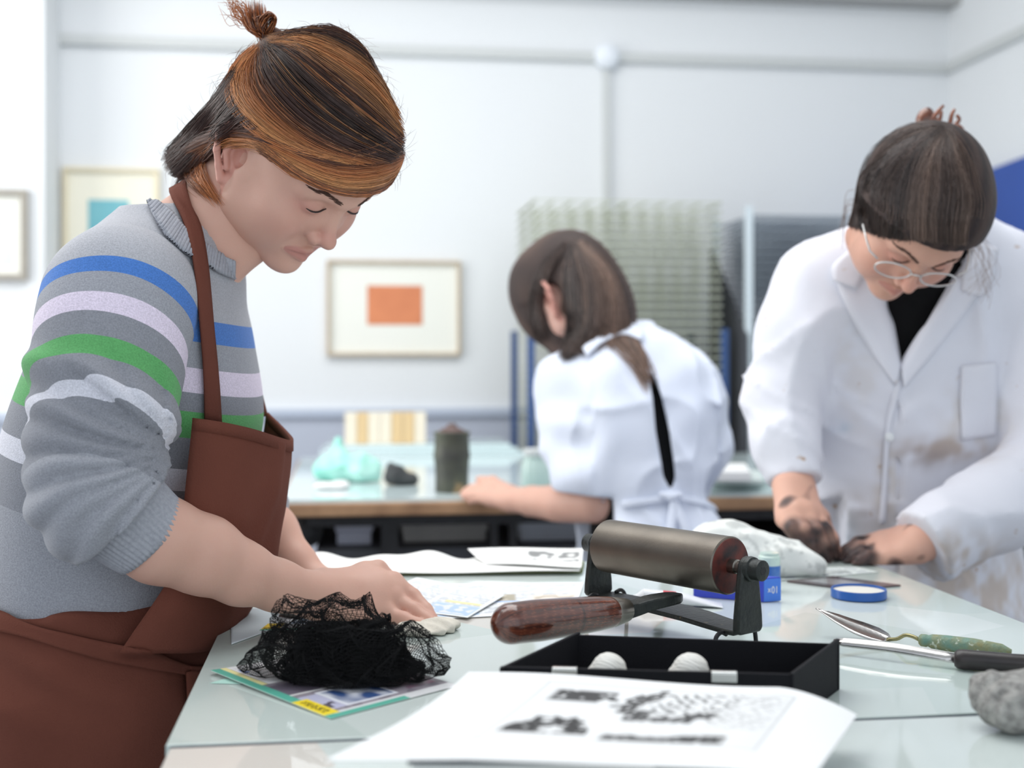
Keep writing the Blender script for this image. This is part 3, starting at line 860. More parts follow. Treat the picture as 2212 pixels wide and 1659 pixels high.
paint_sheet('etching_paper', q, 90, 24, plain((243, 243, 241)), M['paint'], 'large blank white etching paper with wavy raised far edge', 'paper', .0006, curl_far(.011, 1))
q = [T(1052, 1222, .009), T(1256, 1228, .009), C(1260, 1204, 1.80), C(1010, 1202, 1.79)]
q = [np.array([a[0], a[1], TZ + .0115]) for a in q]
paint_sheet('etching_print', q, 120, 60, etch(5), M['paint'], 'smaller white sheet with a smudged grey etching lying on the blank etching paper', 'print', .0006, lambda p, u, v: p + np.stack([0 * u, 0 * u, .014 * v ** 1.5 + .0012 * np.sin(u * 5)], -1))
# newspapers in the middle of the table
NP = dict(M=None)
q = flatq([(930, 1338), (1240, 1322), (1262, 1258), (880, 1262)], .0012)
paint_sheet('newspaper', q, 150, 110, news(11, 4, (240, 242, 244), ((.02, .34, .05, .30, (190, 214, 240), (232, 236, 240)), (.36, .60, .42, .62, (176, 168, 150), (222, 214, 200)), (.70, .98, .40, .58, (232, 224, 214), (200, 188, 172)), (.32, .62, .38, .41, (150, 182, 232), None))), M['paint'], 'open newspaper with blue panels lying beyond the wiping hand', 'newspaper')
q = flatq([(780, 1300), (1010, 1336), (1090, 1290), (900, 1248)], .0026)
paint_sheet('newspaper', q, 110, 90, news(12, 4, (238, 241, 243), ((.55, .98, .04, .40, (186, 208, 238), (226, 230, 236)), (.60, .95, .45, .52, (236, 226, 170), None))), M['paint'], 'folded newspaper page under the wiping hand', 'newspaper', .0005,
            curl=lambda p, u, v: p + np.stack([0 * u, 0 * u, .0025 * (u - .2) ** 2 * v + .0008 * np.sin(u * 8)], -1))
q = flatq([(560, 1362), (745, 1356), (760, 1318), (610, 1322)], .0012)
paint_sheet('newspaper', q, 100, 60, news(13, 4, (232, 236, 240), ((.0, .22, .0, .35, (242, 206, 60), None), (.0, 1.0, -.1, .06, (110, 190, 160), None), (.3, .6, .3, .7, (170, 196, 226), (214, 222, 232)))), M['paint'], 'newspaper with a yellow tag under the woman\'s forearm', 'newspaper')
q = flatq([(500, 1392), (610, 1352), (640, 1308), (497, 1318)], .0008)
paint_sheet('tracing_sheet', q, 24, 24, plain((222, 234, 240)), M['paint'], 'small pale blue tissue sheet at the left table edge', 'paper')
# magazine page under the black muslin
q = [T(715, 1553, .001), T(990, 1481, .001), None, T(455, 1455, .001)]
q[2] = q[1] + q[3] - q[0]
def mag(u, v):
    c = np.repeat(np.repeat(np.array([[lin(222, 222, 224)]]), u.shape[0], 0), u.shape[1], 1)
    c = over(c, rectm(u, v, .05, 1.0, .07, .96), lin(150, 142, 152)); c = over(c, .5 * rectm(u, v, .05, 1.0, .07, .96) * (vnoise(u, v, 9, 77) > .2), lin(96, 90, 104))
    c = over(c, rectm(u, v, .22, .62, .10, .36), lin(226, 228, 236))
    c = over(c, rectm(u, v, .25, .60, .12, .34) * np.clip(.6 + .5 * vnoise(u, v, 5, 2), 0, 1), lin(52, 80, 132))
    c = over(c, rectm(u, v, .06, .22, .10, .34), lin(190, 190, 214))
    c = over(c, rectm(u, v, .08, .2, .12, .2) * (vnoise(u, v, 9, 4) > .1), lin(90, 84, 96))
    c = over(c, rectm(u, v, .66, .95, .12, .5) * np.clip(.4 + .5 * vnoise(u, v, 4, 9), 0, 1), lin(150, 88, 118))
    c = over(c, rectm(u, v, .06, .55, .40, .58), lin(112, 104, 118))
    c = over(c, rectm(u, v, .05, .95, .385, .400), lin(240, 240, 238))
    c = over(c, rectm(u, v, .12, 1., .62, 1.), lin(238, 239, 240))
    c = over(c, .5 * rectm(u, v, .14, .9, .64, .97) * (np.sin(v * 260) > .2), lin(170, 172, 184))
    c = over(c, rectm(u, v, .14, .2, .80, .92) * (vnoise(u, v, 12, 8) > 0), lin(90, 130, 200))
    c = over(c, rectm(u, v, -.1, .075, -.1, 1.1), lin(92, 178, 158))
    c = over(c, rectm(u, v, -.1, .60, -.1, .045), lin(92, 178, 158))
    c = over(c, rectm(u, v, .07, .115, .62, 1.05), lin(244, 236, 170))
    c = over(c, rectm(u, v, -.0, .115, .05, .30), lin(246, 220, 52))
    c = over(c, rectm(u, v, .03, .085, .09, .27, .004) * (vnoise(u * 2, v * 2, 22, 6) > -.1), lin(96, 84, 30))
    return c
paint_sheet('magazine_page', q, 170, 190, mag, M['glossprint'], 'teal edged magazine page with a yellow tag under the black muslin', 'magazine page', .0008,
            curl=lambda p, u, v: p + np.stack([.0025 * np.sin(v * 70) * (u > .985) * (v > .5), 0 * u, .003 * (1 - u) ** 3 * v], -1))
q = flatq([(452, 1476), (520, 1478), (560, 1466), (486, 1466)], .0006)
paint_sheet('tissue_scrap', q, 10, 10, plain((176, 216, 204)), M['paint'], 'pale green tissue scrap beside the magazine page', 'paper')

# ------------------------------------------------------------------ etching print on a raised support in front
hp = .046
def prn(u, v):
    c = np.repeat(np.repeat(np.array([[lin(240, 241, 242)]]), u.shape[0], 0), u.shape[1], 1)
    ink = lin(38, 36, 38)
    n1_, n2_ = vnoise(u, v, 13, 1), vnoise(u, v, 30, 2)
    rot = lambda a, b: (u - a, v - b)
    plate = rectm(u, v, .235, .86, .20, .905, .004)
    c = over(c, .09 * plate, lin(120, 120, 122))
    edge = rectm(u, v, .235, .86, .20, .905, .003) - rectm(u, v, .240, .855, .207, .898, .003)
    c = over(c, .30 * np.clip(edge, 0, 1), ink)
    # upper left bar, with soft ragged right end
    m = rectm(u, v, .285, .47, .665, .80, .02); m = m * (n1_ + 1.5 - 3.2 * np.clip((u - .40) / .09, 0, 1) + n2_ * .5 > .2)
    c = over(c, .95 * m, ink)
    # lower left landscape lump
    hgt = .12 * np.sqrt(np.clip(1 - ((u - .37) / .105) ** 2, 0, 1)) * (1 + .2 * n1_)
    m = (v > .285) * (v < .285 + hgt * 1.45) * (np.abs(u - .37) < .105)
    hole = np.exp(-(((u - .385) / .034) ** 2 + ((v - .33) / .045) ** 2)) > .5 + .25 * n2_
    c = over(c, .97 * (m & ~hole) * (n2_ > -1.3), ink)
    # upper right figure: arcs and hatching
    rr = np.sqrt(((u - .60) / .115) ** 2 + ((v - .66) / .20) ** 2)
    m = (np.abs(rr - .85) < .24 + .1 * n1_) * ((u < .555) | (v < .60)) * (v > .47) * (n2_ > -.9)
    c = over(c, .92 * m, ink)
    m = (np.abs(np.sin((u * 2.1 + v) * 46 + n1_)) > .80) * rectm(u, v, .545, .735, .50, .85, .03) * (n1_ > -.6)
    c = over(c, .75 * m, ink)
    m = (np.abs(np.sin((u - v * .5) * 60 + n2_)) > .86) * rectm(u, v, .72, .84, .42, .86, .03)
    c = over(c, .32 * m, ink)
    # lower right strip
    m = rectm(u, v, .515, .78, .245, .335 , .01) * (v < .27 + .030 * (1 + np.clip((u - .66) / .03, 0, 1) + .5 * n1_))
    c = over(c, .95 * m * (n2_ > -1.2), ink)
    return c
qq = [T(702, 1630, hp), T(1752, 1668, hp), T(1852, 1486, hp), T(1012, 1456, hp)]
qq = [np.array([a[0], a[1], TZ + hp]) for a in qq]
def prcurl(p, u, v):
    p = p.copy()
    p[..., 2] += -.022 * np.clip((u - .80) / .20, 0, 1) ** 1.6 * (.25 + .75 * v) + .0025 * np.sin(u * 6.0 + .6) * v - .004 * (1 - v) * np.clip(1 - u / .3, 0, 1)
    p[..., 0] += .010 * np.sin(v * 3.14) * np.clip(.5 - u, 0, .5) * 2 + .012 * (v > .5) * 0
    return p
paint_sheet('etching_print', qq, 300, 170, prn, M['paint'], 'large white sheet printed with black etched panels in front of the black tray', 'print', .0007, prcurl)
A = T(1000, 1648, .030); 
q = [C(880, 1690, .80), C(1420, 1700, .80), C(1400, 1560, .965), C(1075, 1552, .965)]
q = [np.array([a[0], a[1], TZ]) for a in q]
sup = empty('navy_portfolio', W(np.mean(q, 0)), 'thick navy portfolio lying under the printed white sheet', 'portfolio')
for i, (z0, z1, m) in enumerate(((.0002, .004, M['navy']), (.004, .0375, M['white']), (.0375, .0415, M['navy']))):
    ins = 1.0 if i != 1 else .97; c0 = np.mean(q, 0)
    qi = [c0 + (a - c0) * ins for a in q]
    MB().hexa([a + [0, 0, z0] for a in qi], [a + [0, 0, z1] for a in qi]).build(('cover', 'sheet_block', 'cover')[i], m, sup, cam_frame=True)

# ------------------------------------------------------------------ black tray with two rolled cloth dabs
hb = .043
TB = {'BL': (.060, 1.155), 'BR': (.297, 1.122), 'FL': (-.0097, 1.033), 'FR': (.231, 1.012)}
P3 = lambda k, z: np.array([TB[k][0], TB[k][1], TZ + z])
tray = empty('open_tray', W((P3('BL', 0) + P3('FR', 0)) / 2), 'shallow black cloth covered tray with two metal catches', 'tray')
cen = sum(P3(k, 0) for k in TB) / 4
def inw(k, z, d): p = P3(k, z); c = cen.copy(); c[2] = p[2]; return p + nz(c - p) * d
def panel(k0, k1, h0, h1, name, ext=0.0):
    a, b = P3(k0, 0), P3(k1, 0); t = nz(b - a); n = np.array([-t[1], t[0], 0]); 
    if n @ (cen - a) < 0: n = -n
    n = n * .0035
    a2, b2 = a - t * ext, b + t * ext
    up0, up1 = np.array([0, 0, h0]), np.array([0, 0, h1]); e = np.array([0, 0, .0005])
    MB().hexa([a2 + e, b2 + e, b2 + n + e, a2 + n + e], [a2 + up0, b2 + up1, b2 + n + up1, a2 + n + up0]).build(name, M['blackbox'], tray, cam_frame=True, bevel=.0008)
panel('BL', 'BR', hb, hb - .001, 'back_panel')
panel('FL', 'FR', hb + .000, hb - .001, 'front_panel')
panel('FL', 'BL', hb, hb + .002, 'side_panel', .002)
panel('FR', 'BR', hb, hb + .003, 'side_panel', .002)
MB().hexa([P3(k, .0005) for k in ('FL', 'FR', 'BR', 'BL')], [P3(k, .003) for k in ('FL', 'FR', 'BR', 'BL')]).build('tray_floor', M['blackbox'], tray, cam_frame=True)
for t in (.222, .765):
    p = P3('FL', hb) * (1 - t) + P3('FR', hb - .001) * t; tv = nz(P3('FR', 0) - P3('FL', 0)); nv = np.array([tv[1], -tv[0], 0])
    MB().box(p + nv * .0012 + [0, 0, -.004], (.021, .0022, .0075), tv, nv, (0, 0, 1)).box(p + [0, 0, .0004] - nv * .001, (.021, .006, .0012), tv, nv, (0, 0, 1)).build('catch', M['chrome'], tray, cam_frame=True, bevel=.0006)
M['dab'] = mat('rolled_cloth', lin(232, 230, 224), .85, wave=(120, .2, 'DIAGONAL'), noise=(40, .7, lin(196, 190, 180)))
for px, tilt, lb in ((1326, -.35, 'white rolled cloth dab standing in the black tray, the whiter of the two'), (1503, -.3, 'off-white rolled cloth dab with grey creases in the black tray')):
    Z = 1.082; top = C(px, 1416, Z); base = np.array([top[0] - .012, Z, TZ + .0035])
    f = Field(base + [-.04, -.04, -.002], top + [.04, .04, .02], .0012)
    ax = top - base; f.cone(base + ax * .35, base + ax * .62 + [.0, 0, 0], .0168, .0162, .004)
    f.cone(base + [0, 0, .012], base + ax * .35, .0165, .0165, .004)
    w2 = wob(int(px), 330)
    f.disp(lambda x, y, z: .00022 * np.sin(1500 * (z - base[2]) + 700 * (x - base[0]) + 2.0 * w2(x, y, z)) + .0004 * w2(x, y, z))
    f.clip(lambda x, y, z: TZ + .0032 - z + 0 * x + 0 * y)
    V, Fc = f.mesh()
    tag(mk('cloth_dab', V, Fc, M['dab'], None, True, cam_frame=True), lb, 'cloth roll')
# ------------------------------------------------------------------ brayer (hand roller) resting on its wire feet
br = empty('hand_roller', W([.16, 1.31, TZ]), 'heavy steel print roller with varnished wooden handle behind the black tray', 'hand roller')
M['roller'] = mat('roller_steel', lin(122, 115, 106), .40, metal=.8, noise=(18, .5, lin(88, 82, 76)), bump=(300, .04))
M['rollend'] = mat('roller_end', lin(36, 34, 36), .45, metal=.3, noise=(34, .85, lin(150, 62, 48)))
M['iron'] = mat('cast_iron', lin(38, 42, 42), .42, metal=.4, noise=(60, .6, lin(58, 60, 56)), bump=(220, .25), speck=(90, .70, lin(150, 130, 90)))
M['varnish'] = mat('handle_wood', lin(128, 70, 50), .25, attr='Col', coat=.8)
M['ferrule'] = mat('ferrule_steel', lin(150, 145, 138), .3, metal=1.0)
RL, RR = C(1314, 1179, 1.404), C(1578, 1222, 1.265)
RRAD = .0298; ax = nz(RR - RL); L = np.linalg.norm(RR - RL)
MB().lathe(RL, RR, [(0, RRAD - .0012), (.008, RRAD), (.992, RRAD), (1, RRAD - .0012)], 72).build('roller', M['roller'], br, cam_frame=True, auto=30)
MB().lathe(RR - ax * .0002, RR + ax * .0006, [(0, RRAD - .0016), (1, RRAD - .0018)], 60).build('roller_end', M['rollend'], br, cam_frame=True, auto=30)
MB().lathe(RL - ax * .0006, RL + ax * .0002, [(0, RRAD - .0018), (1, RRAD - .0016)], 60).build('roller_end', M['rollend'], br, cam_frame=True, auto=30)
MB().lathe(RR, RR + ax * .020, [(0, .0075), (.45, .0075), (.5, .0062), (1, .0062)], 24).build('axle_collar', M['ferrule'], br, cam_frame=True, auto=40)
MB().lathe(RL, RL - ax * .014, [(0, .0075), (.45, .0075), (.5, .0062), (1, .0062)], 24).build('axle_collar', M['ferrule'], br, cam_frame=True, auto=40)
nperp = nz(np.cross(ax, (0, 0, 1)))            # horizontal, square to the roller
if nperp[1] > 0: nperp = -nperp                # towards the camera
def bracket(c, sgn):
    """flat upright with a round boss, in the plane square to the axle"""
    zb = TZ + .0235 if sgn > 0 else TZ + .030
    prof = []
    top = c + [0, 0, 0]
    for a in np.linspace(0, math.pi, 9): prof.append((math.cos(a) * .0125, .0125 * math.sin(a) + 0))
    H = c[2] - zb
    prof += [(-.0185, -H * .72), (-.0195, -H + .004), (-.0155, -H), (.0155, -H), (.0195, -H + .004), (.0185, -H * .72)]
    v = []
    for s in (-.5, .5):
        for x, z in prof: v.append(c + nperp * x + np.array([0, 0, z]) + ax * s * .0085)
    n = len(prof); fcs = [tuple(range(n))[::-1], tuple(range(n, 2 * n))] + [(i, (i + 1) % n, n + (i + 1) % n, n + i) for i in range(n)]
    return MB().add(v, fcs)
cR, cL = RR + ax * .0225, RL - ax * .0165
bracket(cR, 1).build('bracket', M['iron'], br, cam_frame=True, bevel=.0022, auto=40)
bracket(cL, -1).build('bracket', M['iron'], br, cam_frame=True, bevel=.0022, auto=40)
MB().lathe(cR + ax * .003, cR + ax * .020, [(0, .0128), (.25, .0122), (.3, .0105), (.95, .0105), (1, .0092)], 32).build('axle_nut', M['iron'], br, cam_frame=True, auto=35)
MB().lathe(cR + ax * .0200, cR + ax * .0204, [(0, .0052), (1, .0045)], 6).build('axle_socket', M['black'], br, cam_frame=True)
MB().lathe(cL - ax * .003, cL - ax * .018, [(0, .0125), (.3, .0105), (.95, .0105), (1, .009)], 32).build('axle_nut', M['iron'], br, cam_frame=True, auto=35)
# bent base plate with rounded tongue
zB = TZ + .0255
b0, b1 = cL + ax * .004, cR - ax * .004
b0 = np.array([b0[0], b0[1], TZ + .031]); b1 = np.array([b1[0], b1[1], zB])
out = []
for t, wn, wf in ((0, .017, .019), (.05, .0185, .021), (.2, .016, .026), (.36, .012, .034), (.5, .012, .037), (.64, .012, .034), (.8, .016, .026), (.95, .0185, .021), (1, .017, .019)):
    out.append((b0 + (b1 - b0) * t, wn, wf))
ring = [p + nperp * wn for p, wn, wf in out] + [p - nperp * wf for p, wn, wf in out[::-1]]
n = len(ring); v = [p - np.array([0, 0, .0035]) for p in ring] + [p + np.array([0, 0, .0015]) for p in ring]
MB().add(v, [tuple(range(n))[::-1], tuple(range(n, 2 * n))] + [(i, (i + 1) % n, n + (i + 1) % n, n + i) for i in range(n)]).build('base_plate', M['iron'], br, cam_frame=True, bevel=.0012, auto=40)
# tang, ferrule and handle
mid = (b0 + b1) / 2
he = C(1102, 1347, 1.145); hf = C(1322, 1322, 1.243); fe = C(1347, 1318, 1.254)
hd = nz(hf - he)
tang = [fe - hd * .004, fe + hd * .012, C(1400, 1303, 1.272), C(1440, 1294, 1.285), C(1466, 1289, 1.297)]
v = []; sidev = nz(np.cross(hd, (0, 0, 1)))
tp = catmull(tang, 9)
for i, p in enumerate(tp):
    wdt = np.interp(i, [0, 2, 5, 7, 8], [.0085, .0095, .0120, .0115, .0060]); th = np.interp(i, [0, 2, 8], [.0085, .0065, .0045])
    for sx, sz in ((-1, -1), (1, -1), (1, 1), (-1, 1)): v.append(p + sidev * sx * wdt + np.array([0, 0, 1.]) * sz * th)
fcs = [(3, 2, 1, 0), tuple(4 * 8 + j for j in range(4))] + [(4 * i + j, 4 * i + (j + 1) % 4, 4 * i + 4 + (j + 1) % 4, 4 * i + 4 + j) for i in range(8) for j in range(4)]
MB().add(v, fcs).build('tang', M['iron'], br, cam_frame=True, bevel=.002, auto=50)
MB().lathe(hf - hd * .002, fe + hd * .004, [(0, .0150), (.1, .0152), (.9, .0122), (1, .0115)], 32).build('ferrule', M['ferrule'], br, cam_frame=True, auto=35)
hl = np.linalg.norm(hf - he); r0 = .0192
prof = [(0, .001)] + [(r0 / hl * (1 - math.cos(a)), r0 * math.sin(a)) for a in np.linspace(.2, math.pi / 2, 8)] + [(.35, .0198), (.6, .0188), (.85, .0172), (.97, .0158), (1, .0145)]
hp0 = he - hd * (r0 * .95)
hl2 = np.linalg.norm(hf - hp0)
prof = [(t * hl / hl2 if t < .3 else t, r) for t, r in prof]
pt_ = np.array(prof); tq = np.unique(np.r_[np.linspace(0, .12, 16), np.linspace(.12, 1, 50)]); pq = list(zip(tq, np.interp(tq, pt_[:, 0], pt_[:, 1])))
hv_, hf_ = lathe(hp0, hf, pq, 120)
an = np.tile(np.arange(120) / 120 * 2 * math.pi, len(pq)); tl_ = np.repeat(tq, 120)
gr = sum(np.sin(k_ * an + p_ + 1.8 * np.sin(3.1 * tl_ + p_ * 2) + .6 * np.sin(17 * tl_ + p_)) for k_, p_ in ((9, .3), (17, 1.9), (31, 4.0), (47, 2.2))) / 4
fl_k = (np.sin(61 * an + 40 * tl_) * np.sin(23 * an - 70 * tl_) > .72)
wc_ = np.array(lin(112, 58, 42)) + (np.array(lin(60, 30, 24)) - np.array(lin(112, 58, 42))) * np.clip(.5 + .75 * gr, 0, 1)[:, None]
wc_ = np.where(fl_k[:, None], wc_ * .4 + .6 * np.array(lin(150, 88, 62)), wc_)
wc_ = np.where((np.abs(tl_ - .52) < .004)[:, None] | (np.abs(tl_ - .62) < .003)[:, None], wc_ * .35, wc_)
mk('handle', hv_, hf_, M['varnish'], br, True, {'Col': wc_}, cam_frame=True)
# wire feet
def foot(pts): MB().tube(catmull(pts, 16), .0023, 8).build('wire_foot', M['black'], br, cam_frame=True, smooth=True)
wr = b1 + ax * .004
zf = TZ + .0024
for s, e in ((1, .030), (-1, .034)):
    p = b1 + nperp * (.014 * s) - ax * .012
    foot([p + [0, 0, -.004], p + nperp * s * .008 + [0, 0, -.001], p + nperp * s * .016 + [0, 0, -.006], np.array([*(p + nperp * s * .019)[:2], zf])])
    p = b0 + nperp * (.014 * s) + ax * .010
    foot([p + [0, 0, .002], p + nperp * s * .008 + [0, 0, .004], p + nperp * s * .015 + [0, 0, -.003], np.array([*(p + nperp * s * .018)[:2], zf])])

# ------------------------------------------------------------------ black muslin: a crumpled open weave of threads
rm = np.random.default_rng(21)
tc0 = T(742, 1478); tcx = np.array([tc0[0], tc0[1] + .055, TZ])
def crumple(seed, cx, cy, rx, ry, hz, z0, amp, nu=70, nv=70, ncross=5):
    """a sheet gathered into a hollow lump: domed in the middle, edges folded under"""
    a = wob(seed, 26); b = wob(seed + 1, 26); c = wob(seed + 2, 30); d = wob(seed + 3, 75); e = wob(seed + 4, 75)
    u, v = np.meshgrid(np.linspace(-1, 1, nu), np.linspace(-1, 1, nv), indexing='ij')
    th = np.arctan2(v, u); r = np.sqrt(u * u + v * v) / np.maximum(np.maximum(np.abs(u), np.abs(v)), 1e-6) ** 0 
    r = np.maximum(np.abs(u), np.abs(v)) * .55 + np.sqrt(u * u + v * v) * .45
    prof = np.interp(r, [0, .3, .6, .85, 1.0, 1.25], [0, .55, .95, 1.05, .92, .72])
    zz = np.interp(r, [0, .3, .6, .8, 1.0, 1.25], [1.0, .95, .62, .28, .06, .03])
    X = cx + rx * prof * np.cos(th); Y = cy + ry * prof * np.sin(th); Zz = z0 + hz * zz
    rg = lambda q: 1 - 2.4 * np.minimum(np.abs(q), .9)
    d, e, g2 = wob(seed + 3, 85, 5), wob(seed + 4, 85, 5), wob(seed + 5, 190, 5)
    X0, Y0, Z0 = X, Y, Zz
    X = X + amp * (a(u * .09, v * .09, 0 * u) * .8 + .62 * rg(d(X0, Y0, Z0)) + .26 * rg(g2(X0, Y0, Z0))); Y = Y + amp * (b(u * .09, v * .09, 0 * u) * .8 + .62 * rg(e(X0, Y0, Z0)) + .26 * rg(g2(Y0, Z0, X0)))
    Zz = Zz + amp * (.7 * c(u * .09, v * .09, 0 * u) + .55 * rg(d(Y0, Z0, X0)) + .25 * rg(g2(Z0, X0, Y0))) * np.clip(Zz - z0, 0, .03) / .03
    return np.stack([X, Y, np.maximum(Zz, z0 - .0005 + .0015)], -1)
M['muslin'] = mat('black_muslin', (.008, .008, .009), .85, spec=.2)
mz = TZ + .0022
mu = empty('muslin_rag', W([tcx[0], tcx[1], TZ + .0015]), 'black open weave muslin rag crumpled on the magazine page', 'rag')
def weave(pos, rad, step=1):
    nu, nv, _ = pos.shape
    A = pos[::step]; B = pos.transpose(1, 0, 2)[::step]
    V1, F1, c1 = strands_mesh(A, np.full(A.shape[:2], rad), np.zeros(A.shape)); V2, F2, c2 = strands_mesh(B, np.full(B.shape[:2], rad), np.zeros(B.shape))
    return np.concatenate([V1, V2]), np.concatenate([F1, F2 + len(V1)])
def lump(px, Z, rx, ry, hz, sd, amp, nn): return (sd, (px - CX) * Z / F_PX, Z, rx, ry, hz, amp, nn)
lumps = [lump(722, 1.172, .058, .046, .065, 31, .015, 78), lump(866, 1.150, .037, .032, .042, 37, .011, 54), lump(604, 1.168, .027, .026, .040, 47, .010, 40), lump(775, 1.140, .052, .030, .044, 53, .014, 64), lump(690, 1.140, .036, .028, .034, 57, .011, 50),
         lump(730, 1.170, .048, .038, .056, 61, .014, 64), lump(740, 1.165, .040, .032, .050, 67, .014, 60), lump(760, 1.155, .040, .030, .042, 71, .014, 60), lump(800, 1.150, .036, .026, .036, 73, .012, 56), lump(715, 1.160, .032, .026, .046, 79, .012, 54), lump(845, 1.155, .026, .022, .030, 83, .010, 44), lump(745, 1.150, .030, .024, .032, 89, .012, 50)]
for i, (sd, cx, cy, rx, ry, hz, amp, nn) in enumerate(lumps):
    pos = crumple(sd, cx, cy, rx, ry, hz, mz, amp, nn, nn)
    V, Fc = weave(pos, .00030)
    o = mk('muslin_fold', V, Fc, M['muslin'], mu, False, cam_frame=True); o['kind'] = 'stuff'
# ------------------------------------------------------------------ small things on the front table
# blue tube box with the number upside down
M['boxblue'] = mat('carton_blue', lin(56, 74, 196), .45); M['boxsky'] = mat('carton_sky', lin(72, 128, 226), .45)
c0, c1 = T(1650, 1302), T(1497, 1290); c2 = T(1689, 1299)
bt = nz(c1 - c0); bn = nz(np.array([-bt[1], bt[0], 0.])); 
if bn[1] < 0: bn = -bn
Lb, Wb, Hb = np.linalg.norm(c1 - c0), .034, .030
bb = empty('tube_carton', W(c0 + bt * Lb / 2 + bn * Wb / 2), 'bright blue ink carton lying behind the roller', 'carton')
sd = nz(c2 - c0) * .024
q = [c0, c0 + sd, c1 + sd, c1]; q = [a + np.array([0, 0, .0005]) for a in q]
MB().hexa(q, [a + np.array([0, 0, Hb]) for a in q]).build('carton_body', M['boxblue'], bb, cam_frame=True, bevel=.0008)
e = nz(np.cross(sd, (0, 0, 1))); e = e if e[1] < 0 else -e
q = [c0 + e * .0004, c0 + sd + e * .0004, c0 + sd + e * .0002, c0 + e * .0002]
MB().hexa([a + [0, 0, .0012] for a in q], [a + [0, 0, Hb - .001] for a in q]).build('end_flap', M['boxsky'], bb, cam_frame=True)
def text_mesh(s, size):
    cu = bpy.data.curves.new('lettering', 'FONT'); cu.body = s; cu.size = size; cu.align_x = 'CENTER'; cu.align_y = 'CENTER'; cu.extrude = .0001
    o = bpy.data.objects.new('lettering', cu); COL.objects.link(o)
    me = bpy.data.meshes.new_from_object(o.evaluated_get(bpy.context.evaluated_depsgraph_get()))
    v = np.array([x.co[:] for x in me.vertices]); f = [tuple(p.vertices) for p in me.polygons]
    bpy.data.objects.remove(o); bpy.data.curves.remove(cu); bpy.data.meshes.remove(me)
    return v, f
v, f_ = text_mesh('10\u00d7', .0125)
cc = c0 + sd * .52 + e * .0006 + np.array([0, 0, Hb * .52]); sx = nz(sd)
v = cc - v[:, :1] * sx * .8 - v[:, 1:2] * np.array([0, 0, 1.]) + v[:, 2:] * e
mk('lettering', v, f_, M['white'], bb, cam_frame=True)
# clear pot with a blue label
jc = T(1662, 1277); jc = np.array([jc[0], jc[1], TZ])
po = empty('ink_pot', W(jc), 'small clear plastic pot with a blue label behind the blue carton', 'pot')
M['clearpot'] = mat('clear_plastic', lin(206, 226, 216), .15)
MB().lathe(jc + [0, 0, .0005], jc + [0, 0, .050], [(0, .0125), (.06, .0140), (.9, .0140), (.93, .0120), (1, .0120)], 32).build('pot_body', M['clearpot'], po, cam_frame=True, auto=40)
MB().lathe(jc + [0, 0, .016], jc + [0, 0, .034], [(0, .0142), (1, .0142)], 32).build('label_band', mat('label_blue', lin(42, 100, 180), .4, noise=(60, .5, lin(120, 160, 210))), po, cam_frame=True, auto=40)
# white ink tube with a red band
t0, t1 = T(1362, 1289, .010), T(1560, 1300, .006)
tt = empty('ink_tube', W((t0 + t1) / 2 - np.array([0, 0, .008])), 'white metal ink tube with a red band beyond the roller base', 'tube')
M['tubewhite'] = mat('tube_white', lin(232, 234, 238), .3, noise=(30, .3, lin(200, 206, 214))); M['red'] = mat('tube_red', lin(206, 44, 60), .35)
d = t1 - t0; dn = nz(d); sv = nz(np.cross(dn, (0, 0, 1)))
rows = []; ts = np.linspace(0, 1, 15)
for t in ts:
    w_ = np.interp(t, [0, .06, .12, 1], [.005, .006, .0105, .0145]); hgt = np.interp(t, [0, .06, .12, .55, 1], [.005, .006, .0100, .008, .0008])
    p = t0 + d * t; p[2] = TZ + hgt + .0006
    rows.append(p + sv * w_ * np.cos(np.linspace(0, 2 * math.pi, 20, endpoint=False))[:, None] + np.array([0, 0, 1.]) * hgt * np.sin(np.linspace(0, 2 * math.pi, 20, endpoint=False))[:, None])
def skin_rows(rows, a, b):
    v = np.concatenate(rows[a:b]); n = b - a; f = [(i * 20 + j, i * 20 + (j + 1) % 20, i * 20 + 20 + (j + 1) % 20, i * 20 + 20 + j) for i in range(n - 1) for j in range(20)]
    f += [tuple(range(20))[::-1], tuple((n - 1) * 20 + j for j in range(20))]; return v, f
for a, b, nm, m in ((0, 3, 'cap', M['tubewhite']), (2, 6, 'tube_body', M['tubewhite']), (5, 8, 'label_band', M['red']), (7, 15, 'tube_body', M['tubewhite'])):
    mk(nm, *skin_rows(rows, a, b), m, tt, cam_frame=True, auto=50)
# crumpled newspaper bag on the right
nc = T(1650, 1246); nc = np.array([nc[0], nc[1] + .02, TZ])
f = Field(nc + [-.12, -.07, -.004], nc + [.14, .09, .10], .0032)
for dx, dy, dz, rx, ry, rz in ((-.045, .0, .032, .055, .045, .042), (.0, .0, .026, .055, .045, .034), (.045, -.005, .016, .045, .035, .022), (-.07, .01, .03, .035, .04, .04)):
    f.ell(nc + [dx, dy, dz], (rx, ry, rz), .02)
n1, n2, n3 = wob(61, 70), wob(62, 130), wob(63, 240)
f.disp(lambda x, y, z: .007 * np.abs(n1(x, y, z)) - .004 + .004 * np.abs(n2(x, y, z)) + .0012 * n3(x, y, z)); f.clip(lambda x, y, z: TZ + .0012 - z + 0 * x + 0 * y)
V, Fc = f.mesh()
uu = (V - nc)
txt = (n3(*(V * np.array([3.0, 1.2, 1.2])).T) > .1) * (n2(*(V * 1.3).T) > -.1)
pic = n1(*(V * .8 + 3).T) > .75
cc = over(np.repeat(np.array([lin(228, 230, 226)]), len(V), 0), .38 * txt, lin(140, 144, 142)); cc = over(cc, .55 * pic, lin(110, 114, 114))
tag(mk('crumpled_newspaper', V, Fc, M['paint'], None, True, {'Col': cc}, cam_frame=True), 'crumpled grey newspaper lying by the inky hands', 'newspaper')
